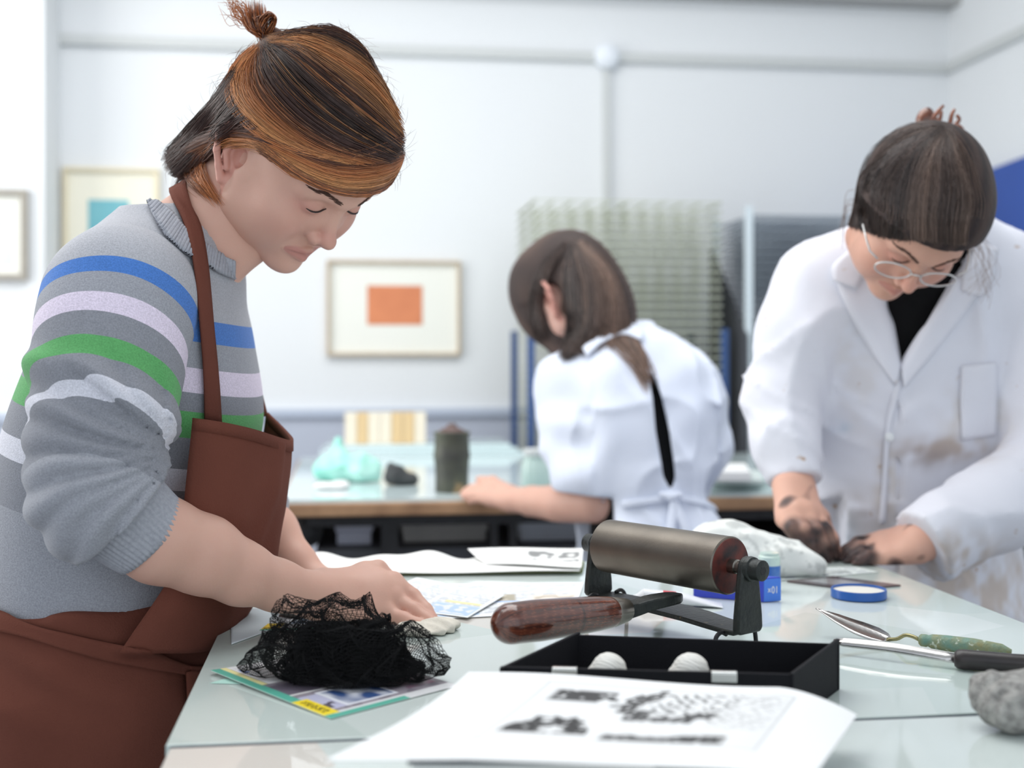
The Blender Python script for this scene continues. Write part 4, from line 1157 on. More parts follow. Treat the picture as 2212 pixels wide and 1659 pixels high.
q = [T(1640, 1258, .001), T(1900, 1236, .001), T(1850, 1224, .001), T(1640, 1230, .001)]
paint_sheet('newsprint_sheet', q, 60, 30, news(21, 5, (214, 220, 216), ((.5, .8, .2, .6, (150, 156, 156), (190, 194, 192)),)), M['paint'], 'flat newsprint sheet under the inky hands', 'newspaper')
# inked plate
q = flatq([(1700, 1254), (1838, 1272), (1946, 1263), (1800, 1244)], .0026)
ip = empty('inked_plate', W(np.mean(q, 0)), 'thin inked metal plate lying beyond the blue lid', 'plate')
M['plateink'] = mat('plate_ink', lin(70, 70, 76), .25, metal=.3, noise=(14, .8, lin(120, 98, 96)))  # pinkish mottle puts a reflection into the dark ink colour
MB().hexa([a - [0, 0, .0022] for a in q], q).build('plate', M['plateink'], ip, cam_frame=True)
cq = np.mean(q, 0); q2 = [cq + (a - cq) * .55 + np.array([-.012, .004, .0004]) for a in q]
MB().hexa([a - [0, 0, .0004] for a in q2], q2).build('painted_reflection', mat('plate_reflection', lin(190, 190, 192), .2, metal=.6), ip, cam_frame=True)  # bright inner quad paints the pale reflection lying on the plate
# blue jar lid, upside down
lc = T(1855, 1291); r_ = .0342
ld = empty('jar_lid', W(lc), 'blue jar lid lying upside down on the glass', 'lid')
M['lidblue'] = mat('lid_blue', lin(38, 92, 170), .35); M['lidin'] = mat('lid_liner', lin(226, 222, 212), .5)
MB().lathe(lc + [0, 0, .0004], lc + [0, 0, .0118], [(0, r_ * .96), (.1, r_), (.85, r_), (1, r_ * .985), (.995, r_ * .95), (.3, r_ * .94)], 56).build('rim', M['lidblue'], ld, cam_frame=True, auto=40)
MB().lathe(lc + [0, 0, .002], lc + [0, 0, .0088], [(0, r_ * .9), (1, r_ * .945)], 56).build('liner', M['lidin'], ld, cam_frame=True, auto=40)
# leaf bladed spatula with paint covered green handle
sp_ = empty('leaf_spatula', W(T(1985, 1400)), 'steel leaf bladed spatula with paint crusted green handle', 'spatula')
heel, tip = C(1924, 1384, 1.300), C(1762, 1315, 1.345)
dl = tip - heel; ctr = catmull([heel, heel + dl * .5 + [0, 0, -.002], tip], 15); sv = nz(np.array([.30, 1.0, .42])); sv = nz(sv - nz(dl) * (sv @ nz(dl)))
wd = np.interp(np.linspace(0, 1, 15), [0, .06, .2, .4, .7, 1], [.003, .009, .0135, .0135, .0085, .0003])
pos = np.stack([ctr - sv * wd[:, None], ctr - sv * wd[:, None] * .5 , ctr, ctr + sv * wd[:, None] * .5, ctr + sv * wd[:, None]], 1)
nrm = nz(np.cross(dl, sv)); nrm = nrm if nrm[2] > 0 else -nrm
pos[:, [0, 4]] += nrm * .0012
mk('blade', *sheet(pos, .0009), M['steel'], sp_, True, cam_frame=True)
hs, hq = C(1986, 1382, 1.272), C(2185, 1407, 1.222)
MB().tube(catmull([heel + dl * .04, C(1938, 1380, 1.292), C(1955, 1372, 1.284), C(1972, 1375, 1.277), hs], 12), .0020, 10).build('neck', mat('neck_brass', lin(150, 144, 106), .35, metal=.8), sp_, cam_frame=True, smooth=True)
M['greenpaint'] = mat('crusted_paint', lin(108, 142, 128), .6, noise=(70, 1.0, lin(142, 136, 92)), bump=(160, .5), speck=(120, .60, lin(196, 204, 190)))
MB().lathe(hs, hq, [(0, .0046), (.02, .0062), (.08, .0064), (.1, .0056), (.14, .0072), (.3, .0080), (.6, .0082), (.9, .0062), (1, .002)], 24).build('handle', M['greenpaint'], sp_, cam_frame=True, auto=60)
# palette knife with black handle
k0, k1 = C(2060, 1427, 1.196), C(2330, 1446, 1.160)
for kk in (k0, k1): kk[2] = TZ + .0101
pk = empty('palette_knife', W(k0), 'long steel palette knife with a worn black wooden handle', 'knife')
M['ebony'] = mat('black_handle', lin(34, 30, 32), .38, noise=(20, .6, lin(60, 50, 48)), speck=(60, .70, lin(140, 130, 122)), bump=(60, .1))
MB().lathe(k0, k1, [(0, .003), (.008, .0068), (.03, .0088), (.08, .0097), (.5, .0090), (.9, .0098), (1, .005)], 28).build('handle', M['ebony'], pk, cam_frame=True, auto=60)
kb = C(1800, 1406, 1.262); kb[2] = TZ + .0120
ctr = catmull([k0 + [.004, 0, 0], (k0 + kb) / 2 + [0, 0, .002], kb], 12); sv = nz(np.array([.1, .75, .85])); sv = nz(sv - nz(kb - k0) * (sv @ nz(kb - k0)))
wd = np.interp(np.linspace(0, 1, 12), [0, .05, .9, 1], [.0048, .0052, .0050, .0025])
pos = np.stack([ctr - sv * wd[:, None], ctr, ctr + sv * wd[:, None]], 1)
mk('blade', *sheet(pos, .0008), M['steel'], pk, True, cam_frame=True)
# grey felt rag at the right edge
rc = T(2190, 1588); rc = np.array([rc[0], rc[1] + .012, TZ])
f = Field(rc + [-.05, -.04, -.003], rc + [.08, .06, .07], .0022)
for dx, dy, dz, rx, ry, rz in ((.0, .0, .022, .026, .026, .022), (.03, .005, .024, .032, .028, .024), (-.008, .01, .03, .016, .02, .014)):
    f.ell(rc + [dx, dy, dz], (rx, ry, rz), .01)
f.disp(lambda x, y, z: .0035 * n2(x, y, z) + .0016 * wob(71, 420)(x, y, z)); f.clip(lambda x, y, z: TZ + .0006 - z + 0 * x + 0 * y)
tag(mk('felt_rag', *f.mesh(), mat('grey_felt', lin(178, 176, 172), .95, noise=(150, .9, lin(120, 118, 116)), bump=(420, .8), speck=(28, .66, lin(66, 64, 64))), None, True, cam_frame=True), 'crumpled mottled grey rag at the table\'s right side', 'rag')
# cream wiping cloth under the fingers
wc = T(925, 1378); wc = np.array([wc[0], wc[1] + .028, TZ])
f = Field(wc + [-.06, -.05, -.002], wc + [.06, .06, .03], .0016)
f.ell(wc + [-.006, 0, .004], (.030, .028, .0055), .006); f.ell(wc + [.012, .012, .006], (.020, .022, .006), .006); f.ell(wc + [-.018, -.01, .005], (.016, .018, .004), .006)
f.disp(lambda x, y, z: .0014 * np.sin(300 * (x * .6 + y) + 2 * n1(x, y, z)) + .0012 * n3(x, y, z)); f.clip(lambda x, y, z: TZ + .0004 - z + 0 * x + 0 * y)
tag(mk('wiping_cloth', *f.mesh(), mat('cream_cloth', lin(234, 228, 214), .9, noise=(50, .6, lin(206, 200, 188)), bump=(300, .3)), None, True, cam_frame=True), 'crumpled cream wiping cloth under the woman\'s fingertips', 'cloth')
# grey pad half hidden below the wrist
pc = C(652, 1336, 1.445); pc[2] = TZ + .0015
f = Field(pc + [-.05, -.04, -.002], pc + [.05, .05, .03], .002)
f.ell(pc + [0, 0, .005], (.026, .024, .009), .004); f.clip(lambda x, y, z: TZ + .0014 - z + 0 * x + 0 * y)
tag(mk('ink_dabber', *f.mesh(), mat('dabber_leather', lin(92, 88, 82), .6, bump=(200, .2)), None, True, cam_frame=True), 'rounded grey ink dabber below the woman\'s wrist', 'dabber')
# ------------------------------------------------------------------ people: shared pieces
SK = np.array(lin(214, 170, 152)); LIP = np.array(lin(178, 106, 104)); CHK = np.array(lin(206, 140, 128))
M['skin'] = mat('skin', tuple(SK), .48, spec=.35, attr='Col', sss=.12, noise=(55, .18, lin(206, 152, 136)), bump=(420, .05))
M['hair'] = mat('hair', (.05, .03, .02), .42, spec=.5, attr='Col')
M['haircap'] = mat('hair_mass', (.05, .03, .02), .6, spec=.2, attr='Col', bump=(90, .3))
def trousers(root, c, fw, label_col, zt, w=.085, zf=0.0):
    """two legs and shoes down to the floor; c = (a, b) under the hips, fw = facing direction (a, b)"""
    fw = nz(np.array([fw[0], fw[1], 0.])); sd = np.array([-fw[1], fw[0], 0.])
    f = Field((c[0] - .32, c[1] - .32, .05), (c[0] + .32, c[1] + .32, zt + .02), .011)
    p = np.array([c[0], c[1], 0.])
    f.ell(p + [0, 0, zt - .10], (.13, .13, .12), .03)
    for s in (-1, 1):
        f.path([p + sd * s * .08 + [0, 0, zt - .10], p + sd * s * .09 + fw * .02 + [0, 0, .50], p + sd * s * .10 + [0, 0, .09]], [w, .068, .056], .03)
    V, Fc = f.mesh(); mk('trousers', V, Fc, mat('trouser_cloth', label_col, .85, bump=(200, .2)), root, True, cam_frame=True)
    for s in (-1, 1):
        q = p + sd * s * .10
        g = Field(q + [-.2, -.2, -.01], q + [.2, .2, .16], .007)
        g.cone(q - fw * .045 + [0, 0, .045], q + fw * .13 + [0, 0, .036], .042, .034, .02); g.cone(q + [0, 0, .06], q + [0, 0, .11], .045, .045, .02)
        g.clip(lambda x, y, z: .001 - z + 0 * x + 0 * y)
        mk('shoe', *g.mesh(), mat('shoe_leather', (.02, .02, .022), .5), root, True, cam_frame=True)
def fingers(f, chains, k=.006):
    for pts, rad in chains: f.path([np.asarray(p, float) for p in pts], rad, k)
def join(parts):
    v = []; fc = []; at = []; n = 0
    for V, Fc, c in parts:
        v.append(V); fc.append(np.asarray(Fc) + n); n += len(V); at.append(c)
    return np.concatenate(v), np.concatenate(fc), np.concatenate(at)
def flat(V, c): return np.repeat(np.array([c], float), len(V), 0)
def ribbon_mesh(pts, wvec, thick):
    pts = np.asarray(pts, float); wv = np.asarray(wvec, float)
    pos = np.stack([pts - wv, pts - wv * .33, pts + wv * .33, pts + wv], 1); return sheet(pos, thick)

# ------------------------------------------------------------------ woman in the striped sweater (seen from her right)
HO = C(623, 350, 1.42); HR = np.array([[.5534, .5517, -.6240], [-.3875, -.4927, -.7792], [-.7373, .6730, -.0589]])
hv = to_head(HR, HO, HEAD_V); hc = skin_cols(HEAD_V, SK, LIP, CHK)
# neck
nb = C(392, 560, 1.44)
fn = Field(HO + [-.22, -.12, -.24], HO + [.10, .14, .06], .0028)
fn.cone(nb, to_head(HR, HO, (-.030, -.035, 0)), .058, .050, 0)
fn.cone(to_head(HR, HO, (-.030, -.035, 0)), to_head(HR, HO, (-.02, .02, 0)), .050, .055, .02)
fn.cone(C(415, 560, 1.40), to_head(HR, HO, (-.012, -.045, .040)), .016, .014, .02)
fn.cone(C(470, 560, 1.42), to_head(HR, HO, (.030, -.075, 0)), .030, .026, .03)
fn.cone(nb, nb + [-.02, 0, -.06], .058, .075, .03)
nV, nF = fn.mesh()
# right forearm and hand (near)
EL = C(205, 1085, 1.225)
fpts = [EL, C(345, 1166, 1.258), C(440, 1199, 1.284), C(520, 1238, 1.310), C(600, 1265, 1.345), C(680, 1286, 1.378), C(706, 1287, 1.388)]
frad = [.042, .0430, .0395, .0325, .0265, .0240, .0235]
fa = Field(np.min(fpts, 0) - [.06, .06, .09], np.max(fpts, 0) + [.16, .10, .08], .0019)
fa.path(fpts, frad, .012)
kn = [C(818, 1232, 1.452), C(850, 1258, 1.436), C(853, 1294, 1.418), C(836, 1326, 1.402)]      # index..little
wr = [C(700, 1262, 1.400), C(702, 1276, 1.394), C(703, 1292, 1.386), C(702, 1306, 1.380)]
for w_, k_ in zip(wr, kn): fa.cone(w_, k_, .0150, .0108, .016)
for i in range(3): fa.cone((wr[i] + kn[i]) / 2 * .5 + kn[i] * .5, (wr[i + 1] + kn[i + 1]) / 2 * .5 + kn[i + 1] * .5, .0115, .0115, .014)
fa.cone(wr[1], (kn[1] + kn[2]) / 2, .017, .013, .014)
ch = [([kn[0], C(872, 1274, 1.450), C(905, 1306, 1.440), C(924, 1330, 1.428)], [.0102, .0088, .0078, .0066]),
      ([kn[1], C(892, 1288, 1.428), C(920, 1318, 1.414), C(936, 1340, 1.402)], [.0106, .0088, .0079, .0068]),
      ([kn[2], C(893, 1318, 1.404), C(922, 1338, 1.394), C(943, 1351, 1.384)], [.0106, .0088, .0079, .0068]),
      ([kn[3], C(872, 1338, 1.388), C(902, 1350, 1.380), C(936, 1360, 1.371)], [.0100, .0084, .0078, .0066])]
for pts, rad in ch: fa.path(pts, rad, .0035)
fa.path([C(725, 1290, 1.425), C(770, 1312, 1.455), C(815, 1335, 1.455), C(850, 1345, 1.445)], [.014, .0125, .0095, .0075], .010)
for k_ in kn: fa.ell(k_ + [0, -.004, .004], (.0085, .0085, .0085), .006)
aV, aF = fa.mesh()
ac = flat(aV, SK); 
for pts, rad in ch:
    for p, wgt in ((pts[0], .35), (pts[1], .25), (pts[3], .6)):
        g = np.exp(-((aV - p) ** 2).sum(1) / .0085 ** 2)[:, None] * wgt; ac = ac * (1 - g) + CHK * g
# left forearm and hand (far, mostly hidden)
lp = [C(500, 1040, 1.62), C(585, 1150, 1.60), C(640, 1222, 1.575), C(676, 1262, 1.56)]
fl = Field(np.min(lp, 0) - [.06, .08, .06], np.max(lp, 0) + [.13, .06, .06], .0026)
fl.path(lp, [.040, .034, .026, .023], .012)
fl.cone(lp[3], C(735, 1272, 1.535), .022, .022, .015)
for i, dz in enumerate((-.022, -.007, .008, .022)):
    k0_ = C(735, 1270 + 6 * i, 1.535 + dz); fl.path([k0_, k0_ + [.030, -.004, .0], k0_ + [.055, -.006, -.012], k0_ + [.068, -.008, -.022]], [.011, .009, .008, .0068], .005)
fl.path([C(705, 1280, 1.52), C(745, 1296, 1.50), C(775, 1300, 1.495)], [.012, .010, .008], .008)
fl.clip(lambda x, y, z: TZ + .002 - z + 0 * x + 0 * y)
lV, lF = fl.mesh()
# trunk core below the clothes
fc_ = Field((-.75, 1.15, .80), (-.20, 1.75, 1.40), .012)
fc_.loft([(.80, -.46, 1.46, .10, .15), (.95, -.46, 1.46, .10, .14), (1.15, -.44, 1.45, .10, .14), (1.30, -.42, 1.45, .08, .13), (1.37, -.40, 1.44, .05, .06)])
cV, cF = fc_.mesh()
V, Fc, cc = join([(hv, HEAD_F, hc), (nV, nF, flat(nV, SK)), (aV, aF, ac), (lV, lF, flat(lV, SK)), (cV, cF, flat(cV, SK))])
pbase = W([-.46, 1.46, 0])
woman = mk('person', V, Fc, M['skin'], None, True, {'Col': cc}, origin=pbase, cam_frame=True)
tag(woman, 'person in striped grey sweater and brown apron wiping with a cloth', 'person')
NECKBVH = (nV, nF)
# fingernails
for pts, rad in ch[2:]:
    d = nz(pts[3] - pts[2]); up = nz(np.array([.1, -.65, .75])); up = nz(up - d * (up @ d)); sdv = np.cross(d, up)
    c_ = pts[3] + up * (rad[3] * .92) + d * .0005
    fnl = Field(c_ - .012, c_ + .012, .0009); fnl.ell(c_, (.0068, .0046, .0011), 0, R=np.stack([d, sdv, up], 1))
    mk('fingernail', *fnl.mesh(), mat('nail', lin(228, 184, 172), .25), woman, True, cam_frame=True)
# lashes, brows
def face_line(R, o, pts, rad, m, name, parent, n=10):
    q = [to_head(R, o, p) for p in pts]; mk(name, *tube(catmull(q, n), np.interp(np.linspace(0, 1, n), [0, .25, .8, 1], [rad * .5, rad, rad * .8, rad * .3]), 6), m, parent, True, cam_frame=True)
M['lash'] = mat('lash', lin(44, 32, 30), .6); M['brow'] = mat('brow_hair', lin(84, 58, 48), .7)
hb_ = bvh_of((HEAD_V, HEAD_F))
def on_head(x, y, z, off=.0005):
    h = hb_.ray_cast(Vector((.2, y, z)), Vector((-1, 0, 0)))
    return np.array(h[0]) + np.array([off, 0, 0]) if h[0] is not None else np.array([x, y, z])
def face_marks(R, o, parent, brow_m, seed):
    for s in (-1, 1):
        face_line(R, o, [on_head(0, .0115 - .0018 * t + .002 * abs(t) ** 2, s * (.0272 + .0125 * t), .0007) for t in (-1, -.6, -.2, .2, .6, 1)], .0012, M['lash'], 'eyelashes', parent)
        # short brow hairs along the ridge
        r = np.random.default_rng(seed); n = 150; P = np.zeros((n, 4, 3))
        for i in range(n):
            t = r.uniform(0, 1); z = s * (.011 + .035 * t); y = .0325 + .0075 * math.sin(min(t * 1.25, 1) * 2.2) + r.normal(0, .0013) * (1.2 - t)
            a = on_head(0, y, z, .0006); b = on_head(0, y + .0018 * (1 - t) - .0008, z + s * .0062, .0010)
            P[i] = [a + (b - a) * q for q in (0, .33, .66, 1)]
        P = to_head(R, o, P.reshape(-1, 3)).reshape(n, 4, 3)
        Vb, Fb, _ = strands_mesh(P, np.tile([.00030, .00034, .0003, .0001], (n, 1)), np.zeros_like(P))
        ob = mk('eyebrow', Vb, Fb, brow_m, parent, False, cam_frame=True); ob['kind'] = 'stuff'
face_marks(HR, HO, woman, M['brow'], 4)

# ---- sweater
def knit(name, ramp, attr):
    """heather knit with printed bands looked up from a float attribute"""
    m = bpy.data.materials.new(name); m.use_nodes = True; nt = m.node_tree; N = nt.nodes; Lk = nt.links; b = N['Principled BSDF']
    b.inputs['Roughness'].default_value = .95; b.inputs['Specular IOR Level'].default_value = .15
    b.inputs['Sheen Weight'].default_value = .15
    a = N.new('ShaderNodeAttribute'); a.attribute_name = attr
    lo, hi = ramp[0][0], ramp[-1][0]
    mr = N.new('ShaderNodeMapRange'); mr.inputs[1].default_value = lo; mr.inputs[2].default_value = hi
    tc = N.new('ShaderNodeTexCoord')
    Lk.new(a.outputs['Fac'], mr.inputs[0])
    cr = N.new('ShaderNodeValToRGB'); cr.color_ramp.interpolation = 'CONSTANT'
    el = cr.color_ramp.elements
    for i, (p, c) in enumerate(ramp):
        t = (p - lo) / (hi - lo)
        x = el[i] if i < 2 else el.new(min(t, 1))
        x.position = min(t, 1); x.color = (*lin(*c), 1)
    Lk.new(mr.outputs[0], cr.inputs[0])
    n = N.new('ShaderNodeTexNoise'); n.inputs['Scale'].default_value = 620; n.inputs['Detail'].default_value = 3
    Lk.new(tc.outputs['Object'], n.inputs['Vector'])
    m2 = N.new('ShaderNodeMapRange'); m2.inputs[1].default_value = .3; m2.inputs[2].default_value = .7; m2.inputs[3].default_value = .80; m2.inputs[4].default_value = 1.12
    Lk.new(n.outputs['Fac'], m2.inputs[0])
    mx = N.new('ShaderNodeMix'); mx.data_type = 'RGBA'; mx.blend_type = 'MULTIPLY'; mx.inputs[0].default_value = 1
    Lk.new(cr.outputs[0], mx.inputs[6]); Lk.new(m2.outputs[0], mx.inputs[7]); Lk.new(mx.outputs[2], b.inputs['Base Color'])
    bp = N.new('ShaderNodeBump'); bp.inputs['Strength'].default_value = .35; bp.inputs['Distance'].default_value = .002
    Lk.new(n.outputs['Fac'], bp.inputs['Height']); Lk.new(bp.outputs[0], b.inputs['Normal'])
    return m
G1, G2, G3, BLU, LIL, GRN, WHT = (176, 177, 184), (140, 142, 150), (158, 160, 168), (78, 126, 200), (226, 214, 232), (98, 168, 104), (216, 216, 226)
def ramp(bands, lo, hi):
    (b0, b1), (l0, l1), (g0, g1), (w0, w1) = bands          # from top to bottom, decreasing
    return [(lo, G3), (w1 - .050, G2), (w1, WHT), (w0, G2), (g1, GRN), (g0, G2), (l1, LIL), (l0, G3), (b1, BLU), (b0, G1), (hi, G1)]
BT = ((1.262, 1.239), (1.210, 1.184), (1.163, 1.134), (1.100, 1.075))
BS = ((1.2745, 1.2535), (1.232, 1.211), (1.1865, 1.1665), (1.146, 1.132))
M['sw_body'] = knit('sweater_knit', ramp(BT, .90, 1.42), 'band'); M['sw_slv'] = knit('sleeve_knit', ramp(BS, .85, 1.42), 'band')
ft = Field((-.80, 1.17, .90), (-.20, 1.72, 1.43), .0045)
ft.loft([(.925, -.474, 1.455, .136, .172), (.96, -.470, 1.455, .138, .178), (1.05, -.458, 1.455, .138, .180), (1.15, -.438, 1.455, .140, .184), (1.24, -.426, 1.455, .116, .178), (1.31, -.415, 1.455, .090, .152), (1.36, -.405, 1.452, .080, .110), (1.395, -.400, 1.450, .055, .070)], .02)
ft.ell(C(272, 648, 1.335), (.072, .070, .074), .05); ft.ell(C(272, 640, 1.57), (.072, .070, .074), .05)
n1, n2 = wob(81, 22), wob(82, 55)
ft.disp(lambda x, y, z: .004 * n1(x, y * .5, z * .4) + .0018 * n2(x, y, z * .35))
ncol = C(425, 512, 1.435); ncd = nz(to_head(HR, HO, (-.03, -.03, 0)) - nb)
# neck opening
ft.ell(C(448, 602, 1.445), (.034, .070, .036), .03)
ft.cone(nb + ncd * .012, nb + ncd * .2, .058, .066, .006, op='c')
tV, tF = ft.mesh()
bT = tV[:, 2] + .20 * (tV[:, 0] - (-.340))
sweater = mk('sweater', tV, tF, M['sw_body'], woman, True, {'band': bT}, cam_frame=True)
# near sleeve with pushed-up folds
SH = C(262, 644, 1.315); EL2 = C(205, 1056, 1.228); CF = C(320, 1156, 1.252)
fs = Field((-.64, 1.06, .93), (-.28, 1.42, 1.38), .0036)
fs.ell(SH + [0, .01, -.005], (.076, .072, .072), 0)
fs.path([SH, C(240, 735, 1.290), C(226, 840, 1.265), C(216, 950, 1.245), EL2], [.075, .070, .066, .063, .059], .03)
fs.path([EL2, C(242, 1098, 1.234), C(285, 1132, 1.244), CF], [.058, .056, .051, .046], .03)
axu = nz(EL2 - SH); axf = nz(CF - EL2); Lu = np.linalg.norm(EL2 - SH)
n1, n2, n3 = wob(91, 28), wob(92, 60), wob(93, 18)
PV = C(372, 985, 1.20)
def folds(x, y, z):
    t = (x - SH[0]) * axu[0] + (y - SH[1]) * axu[1] + (z - SH[2]) * axu[2]
    th = np.arctan2(z - PV[2], PV[0] - x); rd = np.sqrt((z - PV[2]) ** 2 + (x - PV[0]) ** 2)
    m_ = np.interp(t, [.06, .095, .13, .30], [0, .25, 1, .9])
    ph = th * 12.5 + 1.3 * n1(x, y, z) + .35 * n2(x, y, z)
    rid = np.abs(np.sin(ph)); rid2 = np.sin(th * 15 + 1.8 * n3(x, y, z))
    amp_ = np.interp(rd, [0, .04, .09, .16], [.0010, .0052, .0068, .0052]) * (.75 + .25 * n3(y, z, x))
    d = -m_ * amp_ * (rid * 1.5 - .8 + .30 * rid2)
    tl = t - .35 * (x - SH[0] + .02) - .112
    roll = -.0065 * np.exp(-(tl / .013) ** 2) + .0045 * np.exp(-((tl - .024) / .010) ** 2)
    return d + roll + .0010 * n2(x, y, z)
fs.disp(folds)
fs.clip(lambda x, y, z: (x - CF[0]) * axf[0] + (y - CF[1]) * axf[1] + (z - CF[2]) * axf[2] + .036)
sV, sF = fs.mesh()
tax = np.clip(((sV - SH) @ axu), 0, Lu); bax = (SH + tax[:, None] * axu)[:, 1]
bS = sV[:, 2] - .75 * (bax - sV[:, 1])
mk('sleeve', sV, sF, M['sw_slv'], sweater, True, {'band': bS}, cam_frame=True)
# ribbed cuff
M['rib'] = mat('rib_knit', lin(172, 174, 182), .95, spec=.15, noise=(300, .5, lin(140, 142, 152)))
def rib_tube(name, pts, rad, nr, n, parent, amp=.0016, thick=.003, m=None):
    """tube whose wall is modelled in ribs"""
    pts = catmull(pts, n); t, Nn, Bb = frames(pts); sides = nr * 4; a = np.linspace(0, 2 * math.pi, sides, endpoint=False)
    rad = np.interp(np.linspace(0, 1, n), np.linspace(0, 1, len(rad)), rad)
    rr = rad[:, None] + amp * np.cos(a * nr)[None]
    out = pts[:, None] + rr[..., None] * (np.cos(a)[None, :, None] * Nn[:, None] + np.sin(a)[None, :, None] * Bb[:, None])
    inn = pts[:, None] + (rr - thick)[..., None] * (np.cos(a)[None, :, None] * Nn[:, None] + np.sin(a)[None, :, None] * Bb[:, None])
    rows = np.concatenate([out, inn[::-1]]); R_, S_ = rows.shape[:2]
    v = rows.reshape(-1, 3); i, j = np.meshgrid(np.arange(R_), np.arange(S_), indexing='ij'); i = i.ravel(); j = j.ravel(); k = (j + 1) % S_; i2 = (i + 1) % R_
    fcs = np.stack([i * S_ + j, i * S_ + k, i2 * S_ + k, i2 * S_ + j], 1)
    return mk(name, v, fcs, m or M['rib'], parent, True, cam_frame=True)
rib_tube('cuff', [CF - axf * .060, CF - axf * .03 + [0, 0, -.001], CF, CF + axf * .006], [.0535, .0515, .0480, .0455], 52, 12, sweater, .0007)
# collar: a ribbed band lying on the neck edge
CB = bvh_of((tV, tF), (nV, nF))
co = catmull([(318, 437), (338, 486), (362, 522), (398, 552), (437, 572), (467, 590), (500, 604)], 150); ci = catmull([(326, 430), (368, 464), (392, 496), (412, 514), (432, 526), (467, 548), (502, 562)], 150)
pos = np.zeros((150, 7, 3))
for i in range(150):
    for j in range(7):
        q = co[i] + (ci[i] - co[i]) * j / 6; pos[i, j] = project(CB, q[0], q[1], .0045, 1.40)
for _ in range(6): pos[1:-1] = pos[1:-1] * .5 + (pos[:-2] + pos[2:]) * .25
pos = pos + np.array([0, -1., .3]) * (.0016 * np.sin(np.arange(150) * 1.5))[:, None, None]
mk('collar', *sheet(pos, .004), M['rib'], sweater, True, cam_frame=True)
# far sleeve
ff = Field((-.60, 1.45, .98), (-.15, 1.75, 1.40), .007)
ff.path([C(250, 610, 1.58), C(330, 850, 1.62), C(430, 1000, 1.63), C(540, 1095, 1.608)], [.072, .068, .064, .048], .03)
ff.disp(lambda x, y, z: .004 * n2(x, y, z))
V, Fc = ff.mesh(); mk('sleeve', V, Fc, M['sw_slv'], sweater, True, {'band': V[:, 2] * 0 + .9}, cam_frame=True)

# ---- apron
M['apron'] = mat('apron_cotton', lin(112, 66, 54), .9, spec=.15, noise=(7, .55, lin(94, 54, 45)), bump=(500, .25), speck=(16, .72, lin(70, 42, 36)))
fk = Field((-.78, 1.17, .50), (-.26, 1.74, 1.00), .006)
fk.loft([(.50, -.490, 1.455, .150, .210), (.62, -.487, 1.455, .148, .205), (.75, -.482, 1.455, .143, .198), (.86, -.478, 1.455, .140, .192), (.93, -.476, 1.455, .138, .188), (.955, -.474, 1.455, .136, .185)], .02)
n1, n2 = wob(101, 26), wob(102, 60)
fk.disp(lambda x, y, z: .006 * n1(x + .5 * z, y, z * .5) - .006 * (1 - np.minimum(np.abs(wob(103, 20, 5)(x + .6 * z, y, z * .8) * 1.5), 1)) ** 3 + .0020 * n2(x, y, z * .7) + .004 * np.sin(95 * (z + .55 * x) + n1(x, y, z)) * np.exp(-((z - .90) / .05) ** 2))
V, Fc = fk.mesh()
apron = mk('apron', V, Fc, M['apron'], woman, True, cam_frame=True)
SKV, SKF = V, Fc
# bib: sheet from the near chest edge round to the far side, standing off the chest
Htop, nU, nV_ = 1.152, 44, 40
near_x = lambda t: np.interp(t, [0, .35, .7, 1.0], [415, 396, 392, 400]); 
pos = np.zeros((nU, nV_, 3))
for j in range(nV_):
    t = j / (nV_ - 1)                        # 0 top .. 1 waist
    plan = [C(np.interp(t, [0, .4, .7, 1], [416, 392, 350, 262]), 905 + t * 505, 1.285 - .024 * t), C(np.interp(t, [0, .4, .7, 1], [468, 440, 405, 335]), 912 + t * 498, 1.290 - .018 * t),
            C(np.interp(t, [0, .4, 1], [540, 520, 430]), 928 + t * 480, 1.325 - .010 * t), C(np.interp(t, [0, .25, .6, 1], [606, 600, 560, 478]), 948 + t * 450, 1.385),
            C(np.interp(t, [0, .12, .35, .6, 1], [631, 628, 614, 588, 487]), 952 + t * 440, 1.450), C(np.interp(t, [0, .4, 1], [612, 590, 482]), 930 + t * 390, 1.520),
            C(np.interp(t, [0, .4, 1], [576, 550, 470]), 893 + t * 420, 1.555)]
    pos[:, j] = catmull(plan, nU)
uu_, vv_ = np.meshgrid(np.linspace(0, 1, nU), np.linspace(0, 1, nV_), indexing='ij')
wv = .0035 * np.sin(uu_ * 9 + vv_ * 3) * (.25 + vv_) + .0022 * np.sin(uu_ * 21 - vv_ * 9 + 1) * vv_ + .004 * np.exp(-((uu_ - .42 + .1 * vv_) / .05) ** 2) * (vv_ > .0)
pos[..., 0] += wv; pos[..., 1] += wv
BIB = sheet(pos, .0022)
mk('bib', *BIB, M['apron'], apron, True, cam_frame=True)
top_edge = pos[:, 0]
mk('bib_hem', *sheet(np.stack([top_edge + [0, 0, .001], top_edge + [0, 0, -.012]], 1), .0046), M['apron'], apron, True, cam_frame=True)
